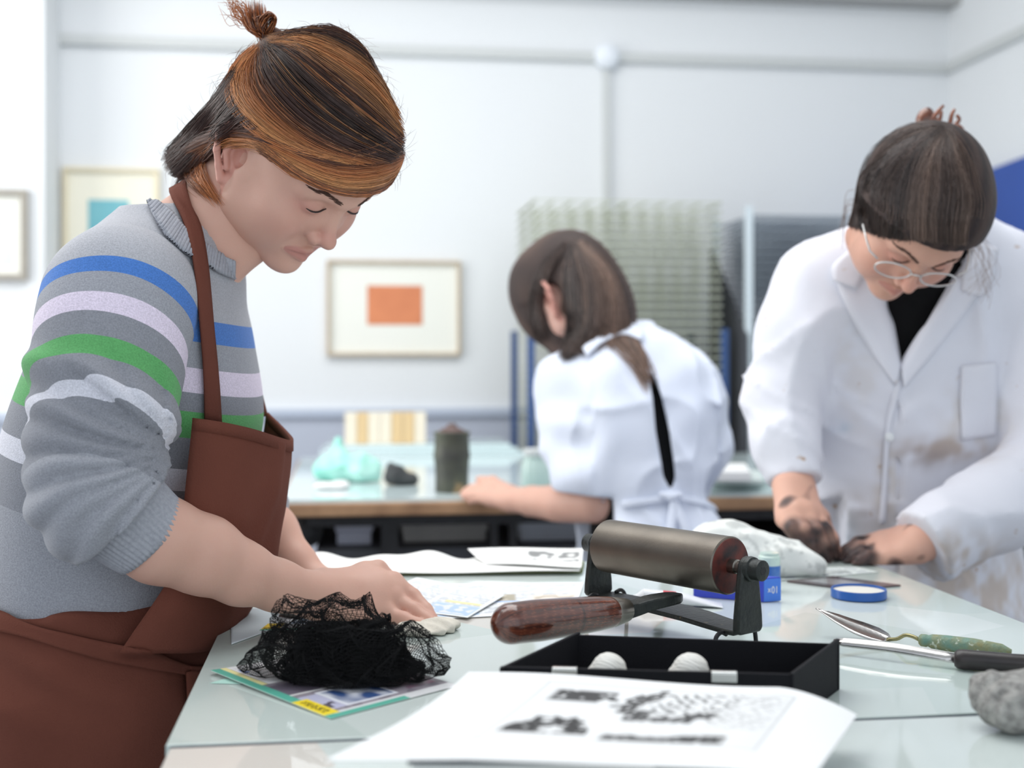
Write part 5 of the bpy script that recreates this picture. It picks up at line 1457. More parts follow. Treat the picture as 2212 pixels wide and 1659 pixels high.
# neck strap and waist tie
SWB = bvh_of((tV, tF), (nV, nF))
sl = [(366, 408), (378, 450), (395, 500), (410, 580), (422, 700), (432, 820), (434, 905)]
sr = [(402, 388), (416, 440), (428, 500), (438, 580), (449, 700), (462, 820), (468, 912)]
mk('neck_strap', *strip_on(SWB, sl, sr, 34, 5, .0065, (1.40, 1.29), .0026), M['apron'], apron, True, cam_frame=True)
sl = [(503, 582), (509, 630), (520, 690), (538, 780), (556, 850), (566, 900)]; sr = [(508, 578), (520, 640), (534, 700), (552, 790), (566, 850), (578, 897)]
far = np.stack([np.stack([C(*p, 1.47 + .09 * t_), C(*q_, 1.475 + .09 * t_)]) for p, q_, t_ in zip(catmull(sl, 20), catmull(sr, 20), np.linspace(0, 1, 20))])
mk('neck_strap', *sheet(far, .0024), M['apron'], apron, True, cam_frame=True)
KB = bvh_of((SKV, SKF), (tV, tF), BIB)
sl = [(-60, 1312), (60, 1345), (200, 1378), (330, 1408), (412, 1440)]; sr = [(-60, 1352), (60, 1378), (200, 1418), (330, 1444), (410, 1462)]
mk('waist_tie', *strip_on(KB, sl, sr, 40, 6, .005, 1.30, .0035), M['apron'], apron, True, cam_frame=True)
sl = [(398, 1436), (430, 1440), (470, 1428), (490, 1400)]; sr = [(402, 1462), (436, 1466), (476, 1452), (498, 1420)]
mk('waist_tie', *strip_on(KB, sl, sr, 16, 5, .006, 1.33, .0035), M['apron'], apron, True, cam_frame=True)
sl = [(390, 1450), (392, 1490), (396, 1535)]; sr = [(432, 1452), (430, 1490), (424, 1530)]
mk('tie_end', *strip_on(KB, sl, sr, 14, 5, .008, 1.31, .003), M['apron'], apron, True, cam_frame=True)
trousers(woman, (-.47, 1.455), (1, 0), lin(40, 44, 58), .80)

# ---- hair: a mass over the skull, then combed strands
DK, MDK, OR, LO, BK = [np.array(lin(*c)) for c in ((74, 48, 43), (106, 66, 50), (188, 116, 68), (214, 152, 98), (54, 40, 36))]
fh = Field((-.17, -.125, -.125), (.16, .19, .125), .0028)
fh.ell((-.004, .050, 0), (.108, .098, .086), 0)
fh.ell((.035, .062, 0), (.072, .070, .074), .03)
fh.ell((-.070, .010, 0), (.045, .066, .064), .03)
fh.ell((-.085, -.040, .005), (.030, .035, .055), .02)
fh.cone((-.066, -.022, .046), (-.098, -.088, .050), .026, .017, .02); fh.ell((-.052, .102, -.034), (.042, .040, .040), .03)
fh.cone((-.085, .078, .004), (-.112, .088, .006), .022, .012, .015)
# leave the face, the ear and the throat free
fh.clip(lambda x, y, z: np.where(x > -.02, np.interp(x, [-.02, .0, .03, .06, .09, .12], [.022, .028, .034, .040, .047, .052]).astype(np.float32) - y, -1) + 0 * z)
fh.clip(lambda x, y, z: np.where(x > -.035, -y + .0, -1.) * .9 + 0 * z)
fh.ell((-.004, -.002, .084), (.032, .040, .030), .006, op='c'); fh.ell((-.010, .000, -.082), (.024, .032, .024), .006, op='c')
n1 = wob(111, 60); fh.disp(lambda x, y, z: .0022 * n1(x, y, z))
hV, hF = fh.mesh(); hW = to_head(HR, HO, hV)
# dyed patches on the mass itself
x, y, z = hV.T
wv_ = np.clip(.5 + .5 * np.sin(34 * (y + .6 * x) + 2.2 * n1(x, y, z)) , 0, 1)
hcol = BK * 0 + DK + (MDK - DK) * (wv_[:, None] * .6)
hair = mk('hair', hW, hF, M['haircap'], woman, True, {'Col': hcol}, cam_frame=True)
HB = bvh_of((hW, hF))
NB2 = bvh_of((hW, hF), (hv, HEAD_F), (nV, nF))
Zh = 1.42
sheets = [
 (1500, [([(806, 150), (775, 92), (720, 64), (660, 66), (600, 82)], MDK), ([(840, 200), (790, 130), (710, 84), (640, 78), (590, 88)], BK), ([(858, 262), (800, 180), (710, 118), (640, 92), (585, 92)], LO),
         ([(864, 300), (790, 232), (690, 150), (630, 106), (580, 96)], DK), ([(858, 330), (770, 280), (670, 200), (605, 130), (572, 98)], BK), ([(836, 345), (730, 310), (630, 240), (570, 160), (566, 100)], DK),
         ([(790, 350), (690, 325), (600, 270), (535, 190), (558, 106)], OR), ([(740, 345), (640, 318), (560, 265), (508, 200), (530, 130), (555, 108)], LO), ([(690, 335), (600, 310), (530, 265), (495, 205), (512, 140), (550, 110)], OR)]),
 (900, [([(862, 292), (790, 322), (700, 336), (620, 312), (540, 284), (470, 284), (420, 312)], DK), ([(872, 330), (800, 350), (720, 352), (650, 328), (580, 300), (510, 284), (450, 298), (400, 325)], MDK),
        ([(876, 352), (806, 372), (735, 374), (665, 350), (600, 316), (540, 294), (480, 296), (425, 325)], OR), ([(876, 370), (806, 392), (738, 394), (672, 372), (615, 340), (570, 312), (530, 300)], LO),
        ([(870, 386), (805, 408), (742, 410), (684, 392), (636, 364), (598, 334), (566, 312)], MDK), ([(850, 398), (800, 415), (745, 415), (690, 398), (640, 372), (606, 345), (580, 322)], OR)]),
 (1000, [([(520, 150), (480, 205), (430, 260), (372, 332)], BK), ([(505, 185), (465, 240), (420, 300), (362, 352)], DK), ([(512, 225), (470, 270), (425, 325), (372, 372)], BK), ([(540, 262), (480, 290), (430, 340), (380, 392)], DK), ([(560, 280), (490, 296), (440, 335), (398, 380)], MDK)], 1.43, 1.6),
 (170, [([(500, 292), (468, 300), (440, 345), (455, 405), (478, 440)], OR), ([(480, 296), (440, 320), (418, 365), (432, 405), (462, 430)], OR), ([(460, 300), (425, 330), (402, 372), (415, 398), (440, 415)], MDK)], 1.375, 1.2),
]
V, Fc, cc = hair_strands(NB2, sheets, Zh, 5, (.0005, .0065))
o = mk('combed_strands', V, Fc, M['hair'], hair, False, {'Col': cc}, cam_frame=True); o['kind'] = 'stuff'
# little bun and flyaway hairs
r = np.random.default_rng(9); Pb = []; Cb = []
b0_ = C(572, 80, 1.415)
for i in range(900):
    a_ = r.uniform(0, 6.28); q_ = r.uniform(0, 1) ** .5
    if i % 2:                                  # tuft fanning up and back
        e_ = C(548 + 30 * math.cos(a_) * q_, 30 + 38 * math.sin(a_) * q_, 1.415 + r.normal(0, .012)); m_ = C(556 + 22 * math.cos(a_) * q_, 62 + 12 * math.sin(a_) * q_, 1.415 + r.normal(0, .010))
        pts = [b0_ + r.normal(0, .003, 3), m_, e_]
    else:                                      # folded loop lying to the right
        w_ = r.normal(0, 5); pts = [b0_ + r.normal(0, .003, 3), C(558 + w_, 50 + w_, 1.41 + r.normal(0, .010)), C(578 + w_, 24 + abs(w_), 1.41 + r.normal(0, .010)), C(598 - abs(w_), 38 + w_, 1.41 + r.normal(0, .010)), C(592 - abs(w_), 62, 1.41 + r.normal(0, .008)), b0_ + r.normal(0, .003, 3)]
    Pb.append(catmull(pts, 9)); Cb.append(np.repeat(((OR if r.random() < .6 else MDK) * r.uniform(.6, 1.35))[None], 9, 0))
for i in range(60):
    s_ = C(530 + r.normal(0, 8), 40 + r.normal(0, 12), 1.415); Pb.append(catmull([s_, s_ + [-.010 + r.normal(0, .004), 0, .010 + r.normal(0, .006)], s_ + [-.016 + r.normal(0, .008), 0, .022 + r.normal(0, .010)]], 9)); Cb.append(np.repeat((OR * r.uniform(.8, 1.2))[None], 9, 0))
for i in range(120):
    k_ = r.random(); ed = catmull([(360, 345), (400, 285), (470, 200), (520, 120), (600, 75), (700, 60), (780, 90), (840, 185), (864, 270), (880, 350), (850, 400)], 60)[int(k_ * 59)]
    s_ = project(HB, ed[0], ed[1], .002, 1.42); outv = nz(np.array([ed[0] - 640, 0, -(ed[1] - 270.)])); tv = np.array([outv[2], 0, -outv[0]]) * r.choice([-1, 1])
    l_ = r.uniform(.008, .030); Pb.append(catmull([s_ - outv * .006, s_ + outv * .003 + tv * l_ * .5, s_ + outv * r.uniform(.0, .012) + tv * l_], 9)); Cb.append(np.repeat((MDK * r.uniform(.7, 1.5))[None], 9, 0))
Pb = np.array(Pb); Rb = np.tile(np.interp(np.linspace(0, 1, 9), [0, .8, 1], [.00036, .0003, .0001]), (len(Pb), 1)); Rb[960:] *= .38
V, Fc, cc = strands_mesh(Pb, Rb, np.array(Cb))
o = mk('hair_bun', V, Fc, M['hair'], hair, False, {'Col': cc}, cam_frame=True); o['kind'] = 'stuff'
# ------------------------------------------------------------------ person in the stained lab coat, facing us with bowed head
H2 = C(1966, 466, 1.77); R2 = basis((-.10, -.50, -.84), (.20, -.82, .52))
HV2 = HEAD_V.copy(); ear_ = (HV2[:, 0] < .034) & (np.abs(HV2[:, 1]) < .055); HV2[ear_, 2] = np.clip(HV2[ear_, 2], -.068, .068)      # ears lie flat under the hair
hv2 = to_head(R2, H2, HV2); hc2 = skin_cols(HEAD_V, np.array(lin(206, 160, 140)), np.array(lin(178, 110, 104)), np.array(lin(204, 138, 124)))
SK2 = np.array(lin(214, 168, 148)); INK = np.array(lin(34, 32, 36))
def hand_chain(f, wrist, kns, tips, arch, rw=.017, rk=.0115, rt=.0075, k=.010):
    """palm from wrist to four knuckles, fingers knuckle -> tip with two bends"""
    chains = []
    c = sum(wrist) / len(wrist)
    for w_, k_ in zip(wrist, kns): f.cone(w_, k_, rw * .85, rk, .014)
    for i in range(3): f.cone(kns[i] * .8 + c * .2, kns[i + 1] * .8 + c * .2, rk, rk, .012)
    for k_, t_ in zip(kns, tips):
        m1 = k_ + (t_ - k_) * .42 + arch; m2 = k_ + (t_ - k_) * .75 + arch * .7
        ch = [k_, m1, m2, t_]; f.path(ch, [rk, rk * .88, rk * .78, rt], .004); chains.append(ch)
    return chains
# her right hand (left in the picture)
w0 = C(1714, 1048, 1.90)
fr_ = Field(C(1640, 1240, 1.86) - [.02, .14, .01], C(1830, 980, 1.93) + [.02, .06, .02], .0024)
fr_.cone(C(1708, 985, 1.935), w0, .030, .027, .01)
kn2 = [C(1768, 1128, 1.850), C(1746, 1122, 1.838), C(1718, 1120, 1.835), C(1694, 1122, 1.840)]
wr2 = [C(1738, 1052, 1.895), C(1722, 1050, 1.89), C(1706, 1050, 1.888), C(1692, 1052, 1.89)]
tp2 = [C(1806, 1203, 1.835), C(1788, 1208, 1.825), C(1764, 1206, 1.82), C(1738, 1198, 1.82)]
chr_ = hand_chain(fr_, wr2, kn2, tp2, np.array([-.004, -.014, .010]), rw=.019, rk=.0125)
fr_.path([C(1738, 1070, 1.90), C(1772, 1118, 1.885), C(1795, 1165, 1.872), C(1808, 1195, 1.86)], [.016, .0125, .0105, .0085], .010)
rV, rF = fr_.mesh()
def ink_cols(V, chains, base, extra=()):
    c = flat(V, base); nz_ = wob(131, 150)(*V.T)
    for ch in chains:
        for i, p in enumerate(ch[1:]):
            g = np.clip(1.35 * np.exp(-((V - p) ** 2).sum(1) / (.021 if i else .015) ** 2) + .28 * nz_ - .10, 0, .97)[:, None]; c = c * (1 - g) + INK * g
        g = np.clip(.5 * np.exp(-((V - ch[0]) ** 2).sum(1) / .010 ** 2) + .35 * nz_ - .25, 0, .6)[:, None]; c = c * (1 - g) + INK * g
    return c
# her left hand (right in the picture), flat on the sheet
fl_ = Field(C(1790, 1250, 1.76) - [.02, .10, .02], C(2080, 1090, 1.88) + [.06, .10, .02], .0024)
fl_.cone(C(2075, 1150, 1.80), C(1985, 1172, 1.805), .032, .028, .01)
kn3 = [C(1885, 1170, 1.865), C(1884, 1182, 1.842), C(1888, 1196, 1.820), C(1898, 1210, 1.800)]
wr3 = [C(1976, 1150, 1.83), C(1978, 1162, 1.815), C(1980, 1176, 1.80), C(1982, 1192, 1.79)]
tp3 = [C(1812, 1206, 1.858), C(1816, 1213, 1.835), C(1826, 1219, 1.815), C(1846, 1224, 1.795)]
chl_ = hand_chain(fl_, wr3, kn3, tp3, np.array([.0, 0, .008]), rw=.019, rk=.0120)
fl_.path([C(1960, 1150, 1.85), C(1925, 1172, 1.875), C(1885, 1195, 1.882)], [.015, .012, .009], .010)
fl_.clip(lambda x, y, z: TZ + .0018 - z + 0 * x + 0 * y)
qV, qF = fl_.mesh()
# neck and trunk core
fn = Field(H2 + [-.16, -.06, -.30], H2 + [.16, .36, .06], .006)
fn.cone(to_head(R2, H2, (-.03, -.03, 0)), C(1985, 520, 1.96), .052, .060, 0); fn.cone(C(1985, 520, 1.96), C(1980, 640, 2.03), .062, .10, .03)
nV2, nF2 = fn.mesh()
V, Fc, cc = join([(hv2, HEAD_F, hc2), (rV, rF, ink_cols(rV, chr_, SK2)), (qV, qF, ink_cols(qV, chl_, SK2)), (nV2, nF2, flat(nV2, SK2))])
p2b = W([.66, 2.07, 0])
p2 = mk('person', V, Fc, M['skin'], None, True, {'Col': cc}, origin=p2b, cam_frame=True)
tag(p2, 'person with glasses and hair clip in stained white lab coat, inky hands on the table', 'person')
face_marks(R2, H2, p2, M['brow'], 14)
# black polo neck
M['blackknit'] = mat('black_knit', (.006, .006, .007), .9, spec=.2, bump=(300, .3))
fp = Field((.40, 1.72, 1.02), (.92, 2.20, 1.46), .007)
fp.loft([(1.02, .655, 2.06, .150, .105), (1.20, .655, 2.045, .160, .110), (1.34, .662, 2.02, .150, .090), (1.40, .665, 2.00, .090, .075), (1.44, .665, 1.985, .07, .065)], .02)
fp.cone(C(1985, 560, 1.985), C(1985, 498, 1.915), .075, .066, .03)
V, Fc = fp.mesh(); mk('polo_neck', V, Fc, M['blackknit'], p2, True, cam_frame=True)
# coat
M['coat'] = mat('coat_cotton', lin(226, 227, 236), .9, spec=.15, noise=(9, .35, lin(214, 212, 218)), bump=(60, .12), speck=(34, .715, lin(190, 160, 128)))
fcot = Field((.33, 1.68, .40), (1.10, 2.32, 1.47), .0062)
fcot.loft([(.42, .665, 2.10, .215, .165), (.70, .665, 2.10, .205, .155), (.90, .662, 2.085, .190, .140), (1.05, .660, 2.07, .178, .132), (1.20, .660, 2.05, .184, .134), (1.32, .664, 2.025, .186, .118), (1.40, .668, 2.00, .150, .095), (1.445, .670, 1.985, .095, .078)], .02)
S2 = C(1772, 632, 2.00); E2 = C(1690, 860, 1.975); K2 = C(1716, 1040, 1.912)
fcot.ell(S2, (.068, .068, .066), .07)
fcot.path([S2, C(1722, 720, 1.985), E2], [.066, .060, .055], .03); fcot.path([E2, C(1695, 950, 1.945), K2], [.056, .050, .040], .02)
S3 = C(2188, 615, 2.00); E3 = C(2300, 1000, 1.88); K3 = C(1992, 1180, 1.806)
fcot.ell(S3, (.070, .070, .068), .07)
fcot.path([S3, C(2255, 790, 1.96), E3], [.074, .068, .066], .03); fcot.path([E3, C(2150, 1095, 1.835), K3], [.068, .064, .054], .02)
n1, n2, n3 = wob(121, 24), wob(122, 52), wob(123, 90)
rdg = lambda q: (1 - np.minimum(np.abs(q), 1)) ** 3
n4, n5 = wob(124, 16, 5), wob(125, 34, 5)
def coat_folds(x, y, z):
    d = .004 * n1(x, y, z * .6) + .0022 * n2(x, y, z) - .0085 * rdg(n4(x * 1.6, y, z * .9) * 1.6) - .005 * rdg(n5(x, y, z * 1.2) * 1.5)
    arm = np.clip((.585 - x) / .03, 0, 1) * (z < 1.34)
    d = d - arm * .0042 * rdg(np.sin(48 * (z + .5 * x) + 1.5 * n1(x, y, z)) * 1.3) * np.exp(-((z - 1.14) / .10) ** 2)
    arm2 = np.clip((x - .80) / .05, 0, 1) * (z < 1.25) * (y < 1.97)
    return d - arm2 * .006 * rdg(np.sin(40 * (x - .6 * z) + 1.5 * n1(x, y, z)) * 1.3)
fcot.disp(coat_folds)
def vneck(x, y, z):
    px = CX + x * F_PX / y; py = HY - (z - CAMZ) * F_PX / y
    l = np.interp(py, [440, 560, 620, 800], [1900, 1905, 1908, 1940]); r_ = np.interp(py, [440, 500, 560, 800], [2075, 2088, 2080, 1942])
    d = np.minimum(px - l, r_ - px) / 1350.0
    return np.where(y < 2.02, d, -1.0)
fcot.clip(vneck)
fcot.cone(C(1985, 560, 1.99), C(1985, 400, 1.80), .070, .090, .006, op='c')
u2, u3 = nz(K2 - E2), nz(K3 - E3)
fcot.clip(lambda x, y, z: np.where((x < .53) & (z < 1.06) & (y < 2.02), (x - K2[0]) * u2[0] + (y - K2[1]) * u2[1] + (z - K2[2]) * u2[2], -1) + 0 * x)
fcot.clip(lambda x, y, z: np.where((y < 1.87) & (z < 1.06) & (x > .53), (x - K3[0]) * u3[0] + (y - K3[1]) * u3[1] + (z - K3[2]) * u3[2], -1) + 0 * x)
kV, kF = fcot.mesh()
# dried ink and paint marks on the cloth
kc_ = np.repeat(np.array([lin(226, 227, 236)]), len(kV), 0); kpx = CX + kV[:, 0] * F_PX / kV[:, 1]; kpy = HY - (kV[:, 2] - CAMZ) * F_PX / kV[:, 1]
stn = wob(171, 120); stn2 = wob(172, 260)
for sx, sy, rx, ry, col, wgt in ((2030, 972, 90, 22, (176, 150, 128), .8), (1990, 985, 60, 26, (150, 140, 140), .6), (1915, 1060, 26, 90, (200, 184, 160), .6), (1832, 1150, 22, 40, (150, 176, 196), .7), (1815, 922, 20, 12, (176, 200, 220), .6),
        (1860, 1120, 60, 70, (186, 180, 180), .6), (2110, 900, 60, 60, (206, 196, 184), .6), (2075, 1290, 140, 90, (190, 170, 150), .7), (1850, 800, 40, 120, (214, 208, 206), .5), (2060, 1190, 60, 40, (180, 160, 140), .5)):
    g = np.exp(-((kpx - sx) / rx) ** 2 - ((kpy - sy) / ry) ** 2) * (kV[:, 1] < 2.05)
    g = np.clip(g * (1 + 1.2 * stn(*kV.T) + .8 * stn2(*kV.T)) , 0, 1)[:, None] * wgt; kc_ = kc_ * (1 - g) + np.array(lin(*col)) * g
M['coatm'] = mat('coat_marked', (.8, .8, .8), .9, spec=.15, attr='Col', noise=(9, .25, lin(212, 212, 220)), bump=(60, .12), speck=(34, .70, lin(176, 140, 106)))
coat = mk('lab_coat', kV, kF, M['coatm'], p2, True, {'Col': kc_}, cam_frame=True)
KBV = bvh_of((kV, kF))
def on_coat(name, l, r_, n=24, m=7, off=.006, th=.003, Zg=1.93, mt=None):
    return mk(name, *strip_on(KBV, l, r_, n, m, off, Zg, th), mt or M['coat'], coat, True, cam_frame=True)
on_coat('lapel', [(1806, 612), (1822, 655), (1870, 735), (1932, 832)], [(1868, 560), (1906, 620), (1922, 700), (1940, 800)])
on_coat('lapel', [(2082, 548), (2066, 600), (2010, 690), (1944, 800)], [(2112, 640), (2070, 690), (2015, 760), (1950, 838)])
on_coat('collar', [(1842, 540), (1796, 580), (1800, 612)], [(1895, 540), (1870, 585), (1846, 628)], 14, 6, .010)
on_coat('collar', [(2086, 520), (2084, 570), (2072, 626)], [(2150, 540), (2138, 592), (2118, 640)], 14, 6, .010)
on_coat('pocket', [(2075, 790), (2072, 870), (2076, 950)], [(2150, 782), (2154, 860), (2150, 940)], 16, 8, .004, .002)
on_coat('front_edge', [(1936, 820), (1912, 930), (1904, 1050), (1898, 1130)], [(1946, 825), (1924, 930), (1916, 1050), (1912, 1130)], 24, 3, .003, .004)
bp = project(KBV, 1921, 942, .004, 1.93)
MB().lathe(bp, bp + [0, -.003, 0], [(0, .0075), (.6, .0075), (1, .0060)], 20).build('button', mat('button_pearl', lin(226, 228, 230), .3), coat, cam_frame=True, auto=40)
trousers(p2, (.665, 2.09), (-.2, -1), lin(46, 50, 60), .78)
# hair drawn back to a knot with a claw clip
HB2, HD2, HL2 = [np.array(lin(*c)) for c in ((70, 56, 52), (48, 40, 40), (112, 92, 82))]
fh = Field((-.15, -.10, -.12), (.15, .19, .12), .0034)
fh.ell((-.004, .047, 0), (.106, .097, .088), 0); fh.ell((.035, .062, 0), (.070, .066, .074), .03); fh.ell((-.07, .0, 0), (.045, .06, .06), .03)
fh.clip(lambda x, y, z: np.where(x > -.01, np.interp(x, [-.02, .0, .03, .06, .085, .12], [.005, .020, .040, .056, .066, .070]).astype(np.float32) - y, -1) + 0 * z)
fh.clip(lambda x, y, z: np.where(x > -.03, -y - .02, -1.) + 0 * z)
hV2, hF2 = fh.mesh(); hW2 = to_head(R2, H2, hV2)
wv_ = .5 + .5 * np.sin(260 * hV2[:, 2] + 3 * wob(7, 50)(*hV2.T))
hair2 = mk('hair', hW2, hF2, M['haircap'], p2, True, {'Col': HD2 + (HB2 - HD2) * wv_[:, None]}, cam_frame=True)
NB3 = bvh_of((hW2, hF2), (hv2, HEAD_F))
top = [(2020, 288), (2025, 284), (2030, 282), (2035, 282), (2040, 284), (2046, 288), (2052, 294)]
gd = []
for (bx, by), (mx, my), (tx, ty), cl in zip([(1832, 486), (1868, 498), (1905, 510), (1945, 517), (1990, 516), (2040, 522), (2086, 526)],
        [(1850, 390), (1880, 385), (1915, 390), (1955, 395), (1998, 395), (2048, 405), (2100, 430)], top, [HB2, HD2, HB2, HD2, HL2, HB2, HL2]):
    gd.append(([(bx, by), ((bx + mx) / 2 - 4, (by + my) / 2), (mx, my), ((mx + tx) / 2 - 6, (my + ty) / 2 - 14), (tx, ty)], cl))
V, Fc, cc = hair_strands(NB3, [(1500, gd), (160, [([(1828, 480), (1835, 420), (1880, 325), (1960, 272), (2020, 280)], HB2), ([(2112, 470), (2116, 430), (2090, 340), (2060, 300), (2044, 288)], HL2)])], 1.77, 15, (.0003, .004), (.0003, .0005), 12)
o = mk('combed_strands', V, Fc, M['hair'], hair2, False, {'Col': cc}, cam_frame=True); o['kind'] = 'stuff'
r = np.random.default_rng(33); Pb = []; Cb = []
for i in range(26):
    s_ = C(2088 + r.normal(0, 8), 500 + r.normal(0, 20), 1.80); Pb.append(catmull([s_, s_ + [.018 + r.normal(0, .006), 0, -.02], s_ + [.030 + r.normal(0, .008), 0, -.06], s_ + [.022 + r.normal(0, .014), 0, -.09]], 9)); Cb.append(np.repeat((HL2 * 1.8)[None], 9, 0))
for i in range(12):
    s_ = C(1856, 440 + r.normal(0, 16), 1.80); Pb.append(catmull([s_, s_ + [-.018, 0, -.005 + r.normal(0, .01)], s_ + [-.022 + r.normal(0, .006), 0, -.05]], 9)); Cb.append(np.repeat((HL2 * 1.8)[None], 9, 0))
Pb = np.array(Pb); V, Fc, cc = strands_mesh(Pb, np.full(Pb.shape[:2], .00022), np.array(Cb)); o = mk('loose_strands', V, Fc, M['hair'], hair2, False, {'Col': cc}, cam_frame=True); o['kind'] = 'stuff'
# claw clip
M['tort'] = mat('tortoiseshell', lin(140, 76, 46), .25, noise=(40, .9, lin(60, 30, 22)), coat=.5)
kc = C(2034, 288, 1.815)
clip_ = empty('hair_clip', W(kc), 'brown tortoiseshell claw clip', 'hair clip')
def prong(pts, r0): MB().tube(catmull([C(*p) for p in pts], 12), np.interp(np.linspace(0, 1, 12), [0, .7, 1], [r0, r0 * .8, r0 * .55]), 8).build('prong', M['tort'], clip_, cam_frame=True, smooth=True)
for pts in ([(2020, 290, 1.81), (2008, 268, 1.80), (2024, 244, 1.80), (2038, 228, 1.80)], [(2028, 290, 1.815), (2020, 272, 1.81), (2030, 258, 1.81), (2034, 240, 1.81)],
            [(2046, 290, 1.81), (2052, 268, 1.80), (2056, 248, 1.80), (2062, 236, 1.80)], [(2050, 292, 1.815), (2062, 272, 1.81), (2072, 258, 1.81), (2066, 248, 1.81)], [(2044, 290, 1.82), (2058, 286, 1.80), (2070, 288, 1.80), (2072, 300, 1.80)]): prong(pts, .0042)
f = Field(kc + [-.06, -.04, -.03], kc + [.06, .04, .06], .002)
f.ell(C(1998, 254, 1.81), (.011, .010, .016), .006, R=np.array([[.9, 0, .43], [0, 1, 0], [-.43, 0, .9]])); f.ell(C(2066, 288, 1.80), (.012, .008, .014), .006); f.cone(C(2002, 262, 1.81), C(2036, 292, 1.815), .012, .016, .01); f.cone(C(2036, 288, 1.815), C(2064, 290, 1.80), .009, .009, .01)
mk('clip_body', *f.mesh(), M['tort'], clip_, True, cam_frame=True)
for k_ in ('label', 'category'): del clip_[k_]
set_parent(clip_, p2); clip_['label'] = 'brown tortoiseshell claw clip'
# glasses
M['specs'] = mat('clear_frame', lin(208, 206, 204), .15, spec=.8, metal=.4)
gl = bpy.data.objects.new('glasses', None); COL.objects.link(gl); gl.empty_display_size = .03; gl.location = Vector(W(to_head(R2, H2, (.1, .005, 0)))); set_parent(gl, p2)
gl['label'] = 'pale clear framed glasses'
for s in (-1, 1):
    a = np.linspace(0, 2 * math.pi, 33)
    ring_ = [to_head(R2, H2, (.106 - .10 * max(abs(s * .0325 + .025 * math.cos(t)) - .02, 0) ** 1.3 * 3, .002 + .0155 * math.sin(t), s * .0335 + .0255 * math.cos(t))) for t in a]
    v, f_ = tube(ring_, .0013, 8, False); mk('rim', v, f_, M['specs'], gl, True, cam_frame=True)
    MB().tube([to_head(R2, H2, p) for p in ((.097, .010, s * .059), (.088, .012, s * .071), (.07, .013, s * .076), (.045, .013, s * .080))], .0014, 8).build('temple_arm', M['specs'], gl, cam_frame=True, smooth=True)
MB().tube([to_head(R2, H2, p) for p in ((.1065, .004, -.008), (.109, .007, 0), (.1065, .004, .008))], .0013, 8).build('bridge', M['specs'], gl, cam_frame=True, smooth=True)
# ------------------------------------------------------------------ person bending over the rear bench, seen from behind
H3 = C(1236, 648, 2.50); R3 = basis((-.62, .55, -.56), (-.42, .30, .85))
hv3 = to_head(R3, H3, HEAD_V); hc3 = skin_cols(HEAD_V, np.array(lin(214, 172, 158)), LIP, CHK)
fn = Field(H3 + [-.14, -.14, -.22], H3 + [.22, .12, .06], .006)
fn.cone(to_head(R3, H3, (-.03, -.03, 0)), C(1330, 760, 2.46), .052, .065, 0)
nV3, nF3 = fn.mesh()
fa3 = Field(C(990, 1120, 2.30) - [.02, .05, .02], C(1330, 1020, 2.72) + [.02, .06, .02], .0034)
e3, w3 = C(1285, 1085, 2.36), C(1105, 1078, 2.56)
fa3.path([e3, C(1215, 1088, 2.42), C(1150, 1083, 2.50), w3], [.040, .038, .030, .024], .01)
kn4 = [C(1058, 1052, 2.63), C(1052, 1060, 2.615), C(1050, 1070, 2.60), C(1054, 1080, 2.59)]
wr4 = [w3 + [0, .012, .010], w3 + [0, .004, .004], w3 + [0, -.004, -.002], w3 + [0, -.01, -.008]]
hand_chain(fa3, wr4, kn4, [C(1006, 1060, 2.665), C(1000, 1066, 2.655), C(1004, 1074, 2.645), C(1016, 1082, 2.635)], np.array([0, 0, .004]), rw=.017, rk=.0110)
fa3.path([w3 + [.0, .012, .012], C(1065, 1040, 2.64), C(1035, 1036, 2.67)], [.014, .011, .008], .008)
aV3, aF3 = fa3.mesh()
V, Fc, cc = join([(hv3, HEAD_F, hc3), (nV3, nF3, flat(nV3, SK)), (aV3, aF3, flat(aV3, SK))])
p3 = mk('person', V, Fc, M['skin'], None, True, {'Col': cc}, origin=W([.255, 2.40, 0]), cam_frame=True)
tag(p3, 'person with long brown hair in a tied white gown bending over the rear workbench', 'person')
# black top showing through the open back
fb3 = Field((.08, 2.24, .80), (.44, 2.66, 1.32), .008)
fb3.loft([(.82, .262, 2.40, .115, .095), (.95, .256, 2.40, .105, .09), (1.10, .250, 2.43, .125, .095), (1.20, .238, 2.455, .125, .09), (1.27, .225, 2.475, .08, .07)], .02)
mk('black_top', *fb3.mesh(), M['blackknit'], p3, True, cam_frame=True)
M['gown'] = mat('gown_cotton', lin(226, 232, 246), .9, spec=.15, noise=(9, .3, lin(214, 222, 240)), bump=(60, .12))
fg = Field((.02, 2.16, .50), (.50, 2.74, 1.34), .0056)
fg.loft([(.52, .268, 2.395, .175, .145), (.75, .268, 2.395, .165, .135), (.88, .266, 2.395, .148, .120), (.955, .258, 2.40, .118, .102), (1.02, .255, 2.41, .136, .112), (1.11, .252, 2.43, .150, .120), (1.20, .242, 2.455, .145, .112), (1.25, .232, 2.47, .115, .095), (1.29, .222, 2.48, .065, .065)], .02)
s4 = C(1248, 835, 2.46); e4 = C(1262, 1050, 2.37)
fg.ell(s4, (.072, .07, .07), .04); fg.path([s4, C(1246, 940, 2.42), e4], [.070, .066, .062], .03)
s5 = C(1490, 850, 2.50); fg.ell(s5, (.06, .06, .065), .04); fg.path([s5, C(1520, 970, 2.50), C(1490, 1050, 2.56)], [.055, .046, .042], .03)
n1, n2 = wob(141, 26), wob(142, 55)
n4, n5 = wob(144, 16, 5), wob(145, 34, 5)
